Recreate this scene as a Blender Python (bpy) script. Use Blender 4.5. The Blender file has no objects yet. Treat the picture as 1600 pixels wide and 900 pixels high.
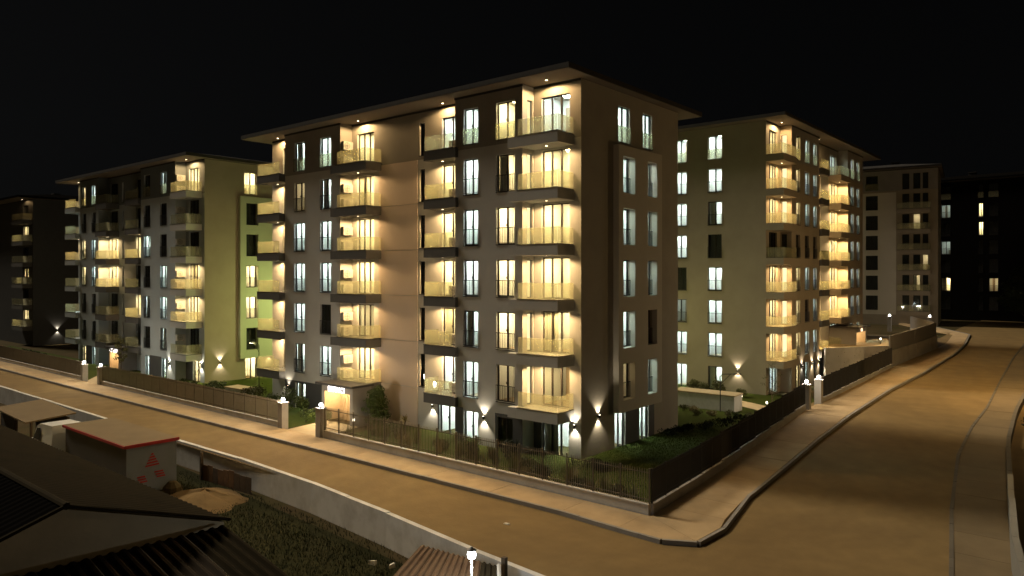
import bpy, math, random
from mathutils import Vector
random.seed(7)
R = math.radians
S = bpy.context.scene
COL = S.collection

# ------------------------------------------------------------------ camera
CAM = Vector((22.084, -32.155, 9.853))
TH = R(39.8795)                       # the long street fronts run 40 degrees off the view axis
FWD = Vector((-math.sin(TH), math.cos(TH), 0))
cam_d = bpy.data.cameras.new('camera'); cam = bpy.data.objects.new('camera', cam_d); COL.objects.link(cam)
cam.location = CAM; cam.rotation_euler = (R(90), 0, TH)
cam_d.sensor_width = 36; cam_d.lens = 36 * 1143 / 1600
cam_d.shift_y = -22 / 1600
cam_d.clip_start = 0.2; cam_d.clip_end = 2000
S.camera = cam

# ------------------------------------------------------------------ world, sun, exposure
SUN_TO = Vector((-0.72, -0.125, 0.69)).normalized()
w = bpy.data.worlds.new('World'); S.world = w; w.use_nodes = True
nt = w.node_tree
sky = nt.nodes.new('ShaderNodeTexSky'); sky.sky_type = 'NISHITA'; sky.sun_disc = False
sky.sun_elevation = math.asin(SUN_TO.z); sky.sun_rotation = math.atan2(SUN_TO.x, SUN_TO.y)
hsv = nt.nodes.new('ShaderNodeHueSaturation'); hsv.inputs['Saturation'].default_value = 0.12
bg = nt.nodes['Background']; bg.inputs['Strength'].default_value = 0.0004
nt.links.new(sky.outputs['Color'], hsv.inputs['Color']); nt.links.new(hsv.outputs['Color'], bg.inputs['Color'])
sl = bpy.data.lights.new('sun', 'SUN'); sl.energy = 2.1; sl.angle = R(9); sl.color = (1.0, 0.86, 0.65)
so = bpy.data.objects.new('sun', sl); COL.objects.link(so); so.location = (0, 0, 60)
so.rotation_euler = SUN_TO.to_track_quat('Z', 'Y').to_euler()
S.view_settings.view_transform = 'Standard'; S.view_settings.look = 'None'
S.view_settings.exposure = 0; S.view_settings.gamma = 1; S.view_settings.use_curve_mapping = False
S.render.engine = 'CYCLES'
S.cycles.use_denoising = True
S.cycles.use_light_tree = True
S.cycles.max_bounces = 6; S.cycles.diffuse_bounces = 3; S.cycles.glossy_bounces = 3
S.cycles.transparent_max_bounces = 24; S.cycles.transmission_bounces = 4
S.cycles.caustics_reflective = False; S.cycles.caustics_refractive = False
S.cycles.sample_clamp_indirect = 4

# ------------------------------------------------------------------ materials
M = {}
def mat(name, col, rough=0.8, var=0.0, scale=3.0, bump=0.0, spec=0.3, metal=0.0, rnd=0.0, dirt=None, dirt_scale=0.5, dirt_amt=0.5):
    m = bpy.data.materials.new(name); m.use_nodes = True; n = m.node_tree; b = n.nodes['Principled BSDF']
    b.inputs['Roughness'].default_value = rough; b.inputs['Metallic'].default_value = metal
    b.inputs['Specular IOR Level'].default_value = spec
    L = n.links.new
    tc = n.nodes.new('ShaderNodeNewGeometry')
    nz = n.nodes.new('ShaderNodeTexNoise'); nz.inputs['Scale'].default_value = scale; nz.inputs['Detail'].default_value = 6
    L(tc.outputs['Position'], nz.inputs['Vector'])
    cur = None
    mx = n.nodes.new('ShaderNodeMix'); mx.data_type = 'RGBA'
    lo = [c * (1 - var) for c in col] + [1]; hi = [min(1, c * (1 + var)) for c in col] + [1]
    mx.inputs[6].default_value = lo; mx.inputs[7].default_value = hi
    L(nz.outputs['Fac'], mx.inputs[0]); cur = mx.outputs[2]
    if dirt:
        n2 = n.nodes.new('ShaderNodeTexNoise'); n2.inputs['Scale'].default_value = dirt_scale; n2.inputs['Detail'].default_value = 8
        n2.inputs['Roughness'].default_value = 0.65
        L(tc.outputs['Position'], n2.inputs['Vector'])
        rp = n.nodes.new('ShaderNodeValToRGB'); rp.color_ramp.elements[0].position = 0.45; rp.color_ramp.elements[1].position = 0.68
        rp.color_ramp.elements[1].color = (dirt_amt,) * 3 + (1,)
        L(n2.outputs['Fac'], rp.inputs['Fac'])
        m2 = n.nodes.new('ShaderNodeMix'); m2.data_type = 'RGBA'; m2.inputs[7].default_value = list(dirt) + [1]
        L(rp.outputs['Color'], m2.inputs[0]); L(cur, m2.inputs[6]); cur = m2.outputs[2]
    if rnd:
        oi = n.nodes.new('ShaderNodeObjectInfo'); mr = n.nodes.new('ShaderNodeMapRange')
        mr.inputs['To Min'].default_value = 1 - rnd; mr.inputs['To Max'].default_value = 1 + rnd
        L(oi.outputs['Random'], mr.inputs['Value'])
        hs = n.nodes.new('ShaderNodeHueSaturation'); L(mr.outputs['Result'], hs.inputs['Value']); L(cur, hs.inputs['Color']); cur = hs.outputs['Color']
    L(cur, b.inputs['Base Color'])
    if bump:
        bp = n.nodes.new('ShaderNodeBump'); bp.inputs['Strength'].default_value = bump; bp.inputs['Distance'].default_value = 0.02
        n3 = n.nodes.new('ShaderNodeTexNoise'); n3.inputs['Scale'].default_value = scale * 9; n3.inputs['Detail'].default_value = 4
        L(tc.outputs['Position'], n3.inputs['Vector']); L(n3.outputs['Fac'], bp.inputs['Height']); L(bp.outputs['Normal'], b.inputs['Normal'])
    M[name] = m; return m
def emit(name, col, strength):
    m = bpy.data.materials.new(name); m.use_nodes = True; n = m.node_tree
    n.nodes.remove(n.nodes['Principled BSDF']); e = n.nodes.new('ShaderNodeEmission')
    e.inputs['Color'].default_value = list(col) + [1]; e.inputs['Strength'].default_value = strength
    n.links.new(e.outputs['Emission'], n.nodes['Material Output'].inputs['Surface']); M[name] = m; return m
def glassy(name, tint, refl, milky=0.0, milk_col=(0.8, 0.85, 0.75), rough=0.03):
    m = bpy.data.materials.new(name); m.use_nodes = True; n = m.node_tree; L = n.links.new
    n.nodes.remove(n.nodes['Principled BSDF'])
    t = n.nodes.new('ShaderNodeBsdfTransparent'); t.inputs['Color'].default_value = list(tint) + [1]
    g = n.nodes.new('ShaderNodeBsdfGlossy'); g.inputs['Roughness'].default_value = rough
    lw = n.nodes.new('ShaderNodeLayerWeight'); lw.inputs['Blend'].default_value = 0.5     # facing is the same from both sides of the thin sheet
    pw = n.nodes.new('ShaderNodeMath'); pw.operation = 'POWER'; pw.inputs[1].default_value = 4.0; L(lw.outputs['Facing'], pw.inputs[0])
    ma = n.nodes.new('ShaderNodeMath'); ma.operation = 'MULTIPLY_ADD'; ma.inputs[1].default_value = 0.6; ma.inputs[2].default_value = refl * 0.3; L(pw.outputs[0], ma.inputs[0])
    a = n.nodes.new('ShaderNodeMixShader'); L(ma.outputs[0], a.inputs['Fac']); L(t.outputs[0], a.inputs[1]); L(g.outputs[0], a.inputs[2])
    out = a.outputs[0]
    if milky:
        d = n.nodes.new('ShaderNodeBsdfDiffuse'); d.inputs['Color'].default_value = list(milk_col) + [1]
        tr = n.nodes.new('ShaderNodeBsdfTranslucent'); tr.inputs['Color'].default_value = list(milk_col) + [1]
        ad = n.nodes.new('ShaderNodeMixShader'); ad.inputs['Fac'].default_value = 0.6; L(d.outputs[0], ad.inputs[1]); L(tr.outputs[0], ad.inputs[2])
        b = n.nodes.new('ShaderNodeMixShader'); b.inputs['Fac'].default_value = milky; L(out, b.inputs[1]); L(ad.outputs[0], b.inputs[2]); out = b.outputs[0]
    L(out, n.nodes['Material Output'].inputs['Surface']); M[name] = m; return m

mat('wall_light', (0.53, 0.53, 0.515), 0.9, 0.08, 0.7, 0.15, dirt=(0.43, 0.425, 0.41), dirt_amt=0.35)
mat('wall_mid', (0.42, 0.385, 0.32), 0.9, 0.08, 0.7, 0.15, dirt=(0.29, 0.265, 0.23), dirt_amt=0.35)
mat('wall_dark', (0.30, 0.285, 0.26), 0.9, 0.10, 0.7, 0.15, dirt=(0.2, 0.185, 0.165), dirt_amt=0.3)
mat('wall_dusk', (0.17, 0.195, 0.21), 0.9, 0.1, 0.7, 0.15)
mat('wall_pale', (0.44, 0.50, 0.54), 0.9, 0.06, 0.7, 0.15, dirt=(0.42, 0.42, 0.4), dirt_amt=0.4)
mat('wall_stair', (0.66, 0.56, 0.48), 0.9, 0.06, 0.7, 0.15)
mat('wall_panel', (0.62, 0.58, 0.50), 0.9, 0.06, 0.7, 0.15)
mat('wall_green', (0.50, 0.53, 0.40), 0.9, 0.06, 0.7, 0.15)
mat('wall_tan', (0.36, 0.31, 0.24), 0.9, 0.08, 0.7, 0.15, dirt=(0.27, 0.23, 0.18), dirt_amt=0.35)
mat('slate', (0.075, 0.078, 0.082), 0.6, 0.15, 2, 0.1)
mat('slab_dark', (0.12, 0.118, 0.115), 0.85, 0.12, 1.5, 0.1)
mat('soffit', (0.17, 0.145, 0.12), 0.9, 0.05, 1)
mat('roof', (0.045, 0.042, 0.04), 0.8, 0.2, 2)
mat('frame', (0.030, 0.026, 0.023), 0.5, 0.1, 4)
mat('metal', (0.032, 0.032, 0.032), 0.45, 0.2, 6, spec=0.5)
mat('fence_unlit', (0.035, 0.032, 0.028), 0.6, 0.2, 3)  # fence colour darkened to carry the shade of the unlit side-street runs
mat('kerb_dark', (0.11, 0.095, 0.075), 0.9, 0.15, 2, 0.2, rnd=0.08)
mat('fence', (0.13, 0.112, 0.085), 0.55, 0.2, 3, spec=0.5)
mat('picket', (0.27, 0.24, 0.195), 0.55, 0.2, 3, spec=0.5)
mat('room', (0.80, 0.80, 0.78), 0.9, 0.03, 1)
mat('room_door', (0.42, 0.33, 0.24), 0.7, 0.1, 3)
mat('interior_dark', (0.05, 0.05, 0.05), 0.9, 0.3, 1.2)
mat('curtain', (0.62, 0.58, 0.50), 0.95, 0.10, 5)
mat('ac_white', (0.52, 0.51, 0.48), 0.5, 0.05, 3)
mat('ac_grille', (0.08, 0.08, 0.08), 0.6)
mat('portal', (0.20, 0.19, 0.18), 0.8, 0.1, 1.5, 0.1)
mat('unlit_black', (0.007, 0.0065, 0.006), 1.0, spec=0.0)  # near-black colour standing in for surfaces that no light reaches
mat('wood', (0.60, 0.44, 0.26), 0.6, 0.2, 4)
mat('concrete', (0.36, 0.34, 0.31), 0.9, 0.12, 1.3, 0.2, dirt=(0.22, 0.2, 0.17), dirt_amt=0.6)
mat('concrete_white', (0.62, 0.61, 0.59), 0.9, 0.10, 1.0, 0.2, dirt=(0.36, 0.34, 0.3), dirt_amt=0.6, dirt_scale=0.8)
mat('road', (0.205, 0.140, 0.060), 0.95, 0.30, 0.9, 0.5, dirt=(0.135, 0.090, 0.040), dirt_amt=0.5, dirt_scale=0.22, spec=0.15)
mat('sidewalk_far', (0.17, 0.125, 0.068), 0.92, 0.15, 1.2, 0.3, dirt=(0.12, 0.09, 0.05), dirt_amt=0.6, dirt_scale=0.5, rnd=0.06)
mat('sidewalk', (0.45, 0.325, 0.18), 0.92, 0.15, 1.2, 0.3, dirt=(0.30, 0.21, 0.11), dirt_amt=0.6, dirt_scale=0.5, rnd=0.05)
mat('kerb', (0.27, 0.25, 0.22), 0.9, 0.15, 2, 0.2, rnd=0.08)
mat('earth', (0.075, 0.055, 0.028), 1.0, 0.35, 0.6, 0.6, dirt=(0.05, 0.05, 0.018), dirt_amt=0.9, dirt_scale=0.25, spec=0.05)
mat('lawn', (0.052, 0.070, 0.013), 1.0, 0.4, 3, 0.6, spec=0.05, dirt=(0.05, 0.055, 0.015), dirt_amt=0.7, dirt_scale=0.6)
mat('path', (0.46, 0.36, 0.22), 0.9, 0.12, 2, 0.2)
mat('leaf_green', (0.060, 0.085, 0.018), 0.7, 0.5, 2.5)
mat('leaf_olive', (0.10, 0.10, 0.035), 0.7, 0.5, 2.5)
mat('leaf_dark', (0.018, 0.026, 0.010), 0.7, 0.5, 2.0)
mat('grass_blade', (0.11, 0.125, 0.03), 0.8, 0.5, 2)
mat('straw', (0.24, 0.20, 0.10), 0.8, 0.4, 3)
mat('bark', (0.09, 0.065, 0.042), 0.95, 0.3, 8, 0.4)
mat('sheet_dark', (0.042, 0.032, 0.022), 0.85, 0.4, 0.8, 0.2, spec=0.08, dirt=(0.085, 0.055, 0.03), dirt_amt=0.7, dirt_scale=0.6)
mat('sheet_brown', (0.034, 0.027, 0.016), 0.95, 0.3, 0.9, 0.2, spec=0.03, dirt=(0.018, 0.015, 0.01), dirt_amt=0.7, dirt_scale=0.9)
mat('sheet_rust', (0.16, 0.095, 0.05), 0.8, 0.3, 1.5, 0.2, dirt=(0.10, 0.055, 0.03), dirt_amt=0.8, dirt_scale=1.2)
mat('gable', (0.60, 0.52, 0.36), 0.9, 0.15, 1.2, 0.2, dirt=(0.42, 0.36, 0.24), dirt_amt=0.7, dirt_scale=0.5)
mat('kiosk_white', (0.16, 0.18, 0.20), 0.7, 0.06, 2, dirt=(0.12, 0.125, 0.13), dirt_amt=0.5, dirt_scale=1.0)
mat('kiosk_dark', (0.055, 0.05, 0.045), 0.7, 0.2, 2)
mat('kiosk_top', (0.17, 0.12, 0.06), 0.9, 0.2, 1)
mat('red', (0.30, 0.022, 0.02), 0.6, 0.1, 3)
mat('van_white', (0.62, 0.63, 0.62), 0.35, 0.04, 2, spec=0.5)
mat('tyre', (0.02, 0.02, 0.02), 0.9)
mat('dark_glass', (0.015, 0.017, 0.02), 0.08, spec=0.5)
mat('litter', (0.75, 0.70, 0.6), 0.8)
mat('white_pole', (0.75, 0.75, 0.72), 0.6)
mat('sheet_grey', (0.16, 0.16, 0.15), 0.6, 0.2, 1.5, 0.1)
emit('lamp_warm', (1.0, 0.80, 0.50), 14)
emit('lamp_cool', (0.93, 0.97, 1.0), 22)
emit('lamp_white', (1.0, 0.88, 0.66), 16)
emit('sign_light', (1.0, 0.93, 0.90), 3.5)
emit('sign_warm', (1.0, 0.62, 0.40), 2.2)
emit('tube_cool', (0.86, 1.0, 0.94), 60.0)
emit('tube_cool_b', (0.90, 1.0, 0.94), 76.0)
emit('tube_warm', (1.0, 0.73, 0.36), 105.0)
emit('tube_warm_dim', (1.0, 0.70, 0.36), 9)
emit('tube_dim', (0.9, 1.0, 0.9), 5)
emit('backing_glow', (1.0, 0.75, 0.40), 1.7)  # glowing sheet in place of the lit room behind the slim windows
glassy('pane', (0.93, 0.97, 0.95), 0.12)
glassy('rail_glass', (0.93, 0.95, 0.87), 0.14, 0.24, (0.95, 0.90, 0.64))

# ------------------------------------------------------------------ mesh helpers
class MB:
    def __init__(s): s.v = []; s.f = []; s.m = []
    def quad(s, a, b, c, d, m=0):
        i = len(s.v); s.v += [tuple(a), tuple(b), tuple(c), tuple(d)]; s.f.append((i, i + 1, i + 2, i + 3)); s.m.append(m)
    def poly(s, pts, m=0):
        i = len(s.v); s.v += [tuple(p) for p in pts]; s.f.append(tuple(range(i, i + len(pts)))); s.m.append(m)
    def box(s, x0, x1, y0, y1, z0, z1, m=0):
        i = len(s.v)
        s.v += [(x0, y0, z0), (x1, y0, z0), (x1, y1, z0), (x0, y1, z0), (x0, y0, z1), (x1, y0, z1), (x1, y1, z1), (x0, y1, z1)]
        for q in ((0, 3, 2, 1), (4, 5, 6, 7), (0, 1, 5, 4), (1, 2, 6, 5), (2, 3, 7, 6), (3, 0, 4, 7)):
            s.f.append(tuple(i + k for k in q)); s.m.append(m)
    def hexa(s, p, m=0):
        i = len(s.v); s.v += [tuple(q) for q in p]
        for q in ((0, 3, 2, 1), (4, 5, 6, 7), (0, 1, 5, 4), (1, 2, 6, 5), (2, 3, 7, 6), (3, 0, 4, 7)):
            s.f.append(tuple(i + k for k in q)); s.m.append(m)
    def tube(s, pts, rad, n=8, m=0, cap=True):
        rings = []
        for k, p in enumerate(pts):
            p = Vector(p); d = (Vector(pts[min(k + 1, len(pts) - 1)]) - Vector(pts[max(k - 1, 0)])).normalized()
            a = d.orthogonal().normalized(); b = d.cross(a)
            r = rad[k] if isinstance(rad, (list, tuple)) else rad
            i = len(s.v); rings.append(i)
            for j in range(n):
                t = 2 * math.pi * j / n; q = p + a * (r * math.cos(t)) + b * (r * math.sin(t)); s.v.append(tuple(q))
        for k in range(len(rings) - 1):
            # the two rings may be turned against each other when the tube bends: match nearest start
            o = min(range(n), key=lambda o: (Vector(s.v[rings[k]]) - Vector(s.v[rings[k + 1] + o])).length)
            for j in range(n):
                s.f.append((rings[k] + j, rings[k] + (j + 1) % n, rings[k + 1] + (j + 1 + o) % n, rings[k + 1] + (j + o) % n)); s.m.append(m)
        if cap:
            s.f.append(tuple(rings[0] + j for j in range(n))[::-1]); s.m.append(m)
            s.f.append(tuple(rings[-1] + j for j in range(n))); s.m.append(m)
    def lathe(s, prof, c=(0, 0, 0), n=12, m=0):
        rings = []
        for (r, z) in prof:
            rings.append(len(s.v))
            for j in range(n):
                t = 2 * math.pi * j / n; s.v.append((c[0] + r * math.cos(t), c[1] + r * math.sin(t), c[2] + z))
        for k in range(len(rings) - 1):
            for j in range(n):
                s.f.append((rings[k] + j, rings[k] + (j + 1) % n, rings[k + 1] + (j + 1) % n, rings[k + 1] + j)); s.m.append(m)
    def mesh(s, name, mats):
        me = bpy.data.meshes.new(name); me.from_pydata(s.v, [], s.f)
        for x in ([mats] if isinstance(mats, str) else mats): me.materials.append(M[x])
        me.polygons.foreach_set('material_index', s.m); me.update(); return me
    def obj(s, name, mats, parent=None, loc=(0, 0, 0), rz=0):
        return inst(name, s.mesh(name, mats), parent, loc, rz)
def inst(name, me, parent=None, loc=(0, 0, 0), rz=0):
    o = bpy.data.objects.new(name, me); COL.objects.link(o); o.location = loc; o.rotation_euler = (0, 0, rz)
    if parent: o.parent = parent
    return o
def tag(o, label, cat, group=None, kind=None):
    o['label'] = label; o['category'] = cat
    if group: o['group'] = group
    if kind: o['kind'] = kind
    return o
def thing(name, label, cat, loc=(0, 0, 0), rz=0, group=None):
    return tag(inst(name, None, None, loc, rz), label, cat, group)
def structure(o): o['kind'] = 'structure'; return o
def stuff(o): o['kind'] = 'stuff'; return o
CACHE = {}
def cached(key, fn):
    if key not in CACHE: CACHE[key] = fn()
    return CACHE[key]
def point_light(parent, loc, power, col, rad=0.05):
    k = ('pl', power, col, rad)
    def mk():
        d = bpy.data.lights.new('lamp_light', 'POINT'); d.energy = power; d.color = col; d.shadow_soft_size = rad; return d
    o = bpy.data.objects.new('lamp_light', cached(k, mk)); COL.objects.link(o); o.location = loc; o.parent = parent; return o
def spot_light(parent, loc, power, col, up, ang=80, rad=0.03):
    k = ('sl', power, col, ang)
    def mk():
        d = bpy.data.lights.new('lamp_light', 'SPOT'); d.energy = power; d.color = col; d.shadow_soft_size = rad
        d.spot_size = R(ang); d.spot_blend = 0.6 if ang < 150 else 0.25; return d
    o = bpy.data.objects.new('lamp_light', cached(k, mk)); COL.objects.link(o); o.location = loc; o.parent = parent
    o.rotation_euler = (R(180) if up else 0, 0, 0); return o

# ------------------------------------------------------------------ terrain, roads, pavements
def zs(y): return 0.03 * max(0.0, min(y, 85.0))          # the side street climbs gently
def lerp_path(path, y):
    for (a, b) in zip(path, path[1:]):
        if a[1] <= y <= b[1]: return a[0] + (b[0] - a[0]) * (y - a[1]) / (b[1] - a[1])
    return path[0][0] if y < path[0][1] else path[-1][0]
FENCE = [(7.53, -6.05), (6.80, 0.34), (5.72, 13.5), (5.55, 19.2), (5.70, 22.5), (5.9, 41.5), (6.6, 55.0), (6.8, 64), (5.6, 75), (-6, 90)]
KERB = [(10.40, -6.9), (9.48, -0.9), (8.70, 10.8), (8.38, 18.3), (8.30, 29.7), (8.72, 39), (8.88, 53.5), (8.5, 62.5), (7.4, 74), (-4, 92)]
KERB_R = [(22.5, -45), (19.6, -16), (17.8, -4.3), (16.74, 2.5), (15.6, 11.7), (15.2, 19.2), (15.15, 25.9), (14.5, 40), (14.0, 53), (13.8, 66), (13.0, 80), (9, 98)]
WALL_R = [(24.3, -45), (21.3, -16), (19.25, -3.2), (18.45, 3.8), (17.2, 15.2), (16.7, 24.3), (16.5, 36.6), (16.3, 53), (16, 66), (15.3, 82), (11.5, 101)]
def terr(x, y):
    f = lerp_path(FENCE, y)
    if y < -11.56 and x < 15.5: return -1.25 if x < 13.5 else -1.25 + (x - 13.5) * 0.6
    if x > f - 0.15 or y < -6: return zs(y) - 0.06
    t = min(1, max(0, (y - 12) / 10)); low = -0.06 - 0.54 * t
    if y > 60: return low + (zs(y) - 0.1 - low) * min(1, (y - 60) / 6)
    return low
gx = sorted(set([-600, -420, -300, -220] + list(range(-180, -60, 12)) + list(range(-60, 40, 2)) + [5.0, 6.5, 7.0, 8.0, 13.5, 15.5] + list(range(40, 140, 12)) + [180, 260, 420, 600]))
gy = sorted(set([-600, -300, -160, -100, -70, -50] + list(range(-40, 120, 3)) + [-11.58, -11.5, -6.2, -5.9] + [140, 180, 240, 330, 450, 620]))
mb = MB(); idx = {}
for j, y in enumerate(gy):
    for i, x in enumerate(gx): idx[i, j] = len(mb.v); mb.v.append((x, y, terr(x, y) - 0.05))
for j in range(len(gy) - 1):
    for i in range(len(gx) - 1):
        mb.f.append((idx[i, j], idx[i + 1, j], idx[i + 1, j + 1], idx[i, j + 1])); mb.m.append(0)
structure(mb.obj('ground', 'earth'))

# one asphalt and dirt sheet under both streets, the pavements stand on its edges
mb = MB()
xs = list(range(-150, 5, 2)) + [5]
for a, b in zip(xs, xs[1:]): mb.quad((a, -11.9, -0.02), (b, -11.9, -0.02), (b, -5.95, -0.02), (a, -5.95, -0.02))
ys = [-60, -40, -25, -11.9, -5.95, 0] + list(range(2, 110, 3))
for a, b in zip(ys, ys[1:]):
    def lx(y): return 5.0 if y > -11.9 else 15.0
    if b <= -11.9: mb.quad((15, a, -0.02), (26, a, -0.02), (26, b, -0.02), (15, b, -0.02)); continue
    mb.quad((5, a, zs(a) - 0.02), (21.0, a, zs(a) - 0.02), (21.0, b, zs(b) - 0.02), (5, b, zs(b) - 0.02))
structure(mb.obj('road', 'road'))

def pave(name, inner, outer, top=0.13, mats='sidewalk', slab=2.0, gap=0.012, jitter=0.004):
    """a pavement of cast slabs between two polylines of the same length, each slab a piece of its own"""
    root = structure(inst(name, None))
    def resample(p):
        d = [0]
        for a, b in zip(p, p[1:]): d.append(d[-1] + math.dist(a, b))
        return d
    di = resample(inner); n = max(1, int(di[-1] / slab))
    def at(p, d, t):
        for k in range(len(d) - 1):
            if t <= d[k + 1] + 1e-9:
                u = (t - d[k]) / (d[k + 1] - d[k]); return (p[k][0] + (p[k + 1][0] - p[k][0]) * u, p[k][1] + (p[k + 1][1] - p[k][1]) * u)
        return p[-1]
    for q in range(n):
        t0 = di[-1] * q / n + gap / 2; t1 = di[-1] * (q + 1) / n - gap / 2
        P = [at(inner, di, t0), at(inner, di, t1)]
        O = [at(outer, di, t0), at(outer, di, t1)]
        pts = [P[0], O[0], O[1], P[1]]
        jit = random.uniform(-jitter, jitter)
        m = MB(); m.hexa([(x, y, zs(y) - 0.15) for x, y in pts] + [(x, y, zs(y) + top + jit) for x, y in pts])
        m.obj('paving_slab', mats, root)
    return root
def kerbline(name, path, side=0.14, top=0.15, stone=1.0, mk='kerb'):
    root = structure(inst(name, None))
    far = MB()
    acc = 0
    for a, b in zip(path, path[1:]):
        L = math.dist(a, b); n = max(1, round(L / stone)); d = Vector((b[0] - a[0], b[1] - a[1])) / L; nn = Vector((d.y, -d.x))
        for k in range(n):
            p = Vector(a) + d * (L * k / n + 0.006); q = Vector(a) + d * (L * (k + 1) / n - 0.006)
            c = [p, p + nn * side, q + nn * side, q]
            jt = random.uniform(-0.008, 0.008)
            pts = [(v.x, v.y, zs(v.y) - 0.2) for v in c] + [(v.x, v.y, zs(v.y) + top + jt) for v in c]
            near = (Vector(((p.x), p.y)) - Vector((CAM.x, CAM.y))).length < 75
            if near: m = MB(); m.hexa(pts); m.obj('kerb_stone', mk, root)
            else: far.hexa(pts)
    if far.f: stuff(far.obj('kerb_stone', mk, root))
    return root
inL = [(-140, -6.05), (-40, -6.05), (-10, -6.05), (4.4, -6.05)]; outL = [(-140, -8.2), (-40, -8.0), (-10, -7.85), (4.4, -7.78)]
pave('pavement', inL, outL)
pc = structure(inst('pavement_corner', None))
for pl in ([(4.405, -6.05), (4.405, -7.78), (7.195, -7.98), (7.195, -6.05)], [(7.205, -6.05), (7.205, -7.98), (9.1, -8.05), (10.145, -7.455), (7.53, -6.05)], [(7.53, -6.04), (10.15, -7.44), (10.24, -5.5), (9.97, -4.507), (7.35, -4.507)]):
    m = MB(); n = len(pl); m.v = [(x, y, -0.15) for x, y in pl] + [(x, y, 0.13) for x, y in pl]; m.f = [tuple(range(n, 2 * n))] + [(k, (k + 1) % n, n + (k + 1) % n, n + k) for k in range(n)]; m.m = [0] * (n + 1)
    m.obj('paving_slab', 'sidewalk', pc)
ysr = [-4.5, -0.9, 5, 10.8, 18.3, 29.7, 39, 53.5, 62.5, 74, 90]
pave('pavement_side_street', [(lerp_path(FENCE, y), y) for y in ysr], [(lerp_path(KERB, y) - (0.06 if y > -5 else 0), y) for y in ysr])
kerbline('kerb', [(-140, -8.2), (-40, -8.0), (-10, -7.85), (4.4, -7.78), (7.2, -7.98), (9.1, -8.05), (10.2, -7.45), (10.30, -5.5), (9.42, -0.9)] + [(lerp_path(KERB, y), y) for y in ysr[2:]])
ysr2 = [-45, -16, -4.3, 2.5, 11.7, 19.2, 25.9, 40, 53, 66, 80]
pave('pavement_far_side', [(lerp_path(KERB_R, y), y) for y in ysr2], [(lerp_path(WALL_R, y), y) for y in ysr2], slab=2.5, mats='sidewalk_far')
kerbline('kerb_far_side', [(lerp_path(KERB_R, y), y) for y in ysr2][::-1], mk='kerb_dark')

# ------------------------------------------------------------------ window, balcony, building generator
def window_meshes(wd, ht, leaves, rail, door):
    def mk():
        f = MB(); b = 0.055; y0, y1 = 0.15, 0.22
        f.box(0, b, y0, y1, 0, ht); f.box(wd - b, wd, y0, y1, 0, ht); f.box(b, wd - b, y0, y1, 0, b); f.box(b, wd - b, y0, y1, ht - b, ht)
        for k in range(1, leaves):
            x = wd * k / leaves + (0.04 if leaves == 2 else 0); f.box(x - 0.045, x + 0.045, y0 - 0.01, y1, b, ht - b)
        if leaves == 2: f.box(wd / 2 + 0.04 - 0.075, wd / 2 + 0.04 - 0.055, y0 - 0.05, y0 - 0.01, 1.0, 1.14)
        f.box(-0.03, wd + 0.03, -0.035, 0.149, -0.05, -0.002)
        p = MB(); p.box(b, wd / leaves - 0.045, 0.18, 0.19, b, ht - b)
        r = None
        if rail == 'bars':
            r = MB(); r.box(-0.02, wd + 0.02, -0.05, -0.02, 0.90, 0.935); r.box(-0.02, wd + 0.02, -0.045, -0.025, 0.06, 0.085)
            n = int(wd / 0.115)
            for k in range(n + 1): x = wd * k / n; r.box(x - 0.009, x + 0.009, -0.044, -0.026, 0.085, 0.90)
        elif rail == 'glass':
            r = MB(); r.box(-0.07, wd + 0.07, -0.05, -0.038, 0.0, 0.90)
        return (f.mesh('window', 'frame'), p.mesh('pane', 'pane'), r.mesh('railing', 'metal' if rail == 'bars' else 'rail_glass') if r else None)
    return cached(('win', round(wd, 2), round(ht, 2), leaves, rail), mk)
def room_mesh(wd, ht, dep, var, wl, wr):
    def mk():
        m = MB(); x0, x1, z0, z1, y0 = -wl, wd + wr, -0.03, ht + 0.25, 0.24
        y1 = y0 + dep
        m.quad((x0, y1, z0), (x1, y1, z0), (x1, y1, z1), (x0, y1, z1))
        m.quad((x0, y0, z0), (x1, y0, z0), (x1, y1, z0), (x0, y1, z0), 1)
        m.quad((x0, y0, z1), (x1, y0, z1), (x1, y1, z1), (x0, y1, z1))
        m.quad((x0, y0, z0), (x0, y1, z0), (x0, y1, z1), (x0, y0, z1)); m.quad((x1, y0, z0), (x1, y1, z0), (x1, y1, z1), (x1, y0, z1))
        m.quad((x0, y0, z0), (0, y0, z0), (0, y0, z1), (x0, y0, z1)); m.quad((wd, y0, z0), (x1, y0, z0), (x1, y0, z1), (wd, y0, z1))
        m.quad((0, y0, ht), (wd, y0, ht), (wd, y0, z1), (0, y0, z1)); m.quad((0, y0, z0), (wd, y0, z0), (wd, y0, 0), (0, y0, 0))
        if var == 1: m.box(0.1, 0.45, y1 - 0.06, y1 - 0.004, 0, min(ht, 2.05), 2)
        if var == 2: m.box(wd * 0.55, wd * 0.98, y1 - 0.5, y1 - 0.004, 0, 0.75, 2)
        if var == 3:   # hanging curtain on one side
            k = 10
            for q in range(k):
                xa = wd * 0.5 * q / k; xb = wd * 0.5 * (q + 1) / k; ya = y0 + 0.06 + 0.05 * (q % 2); yb = y0 + 0.06 + 0.05 * ((q + 1) % 2)
                m.quad((xa, ya, 0.02), (xb, yb, 0.02), (xb, yb, ht + 0.1), (xa, ya, ht + 0.1), 3)
        return m.mesh('room', ['room', 'room_door', 'room_door', 'curtain'])
    return cached(('room', round(wd, 2), round(ht, 2), dep, var, wl, wr), mk)
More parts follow.
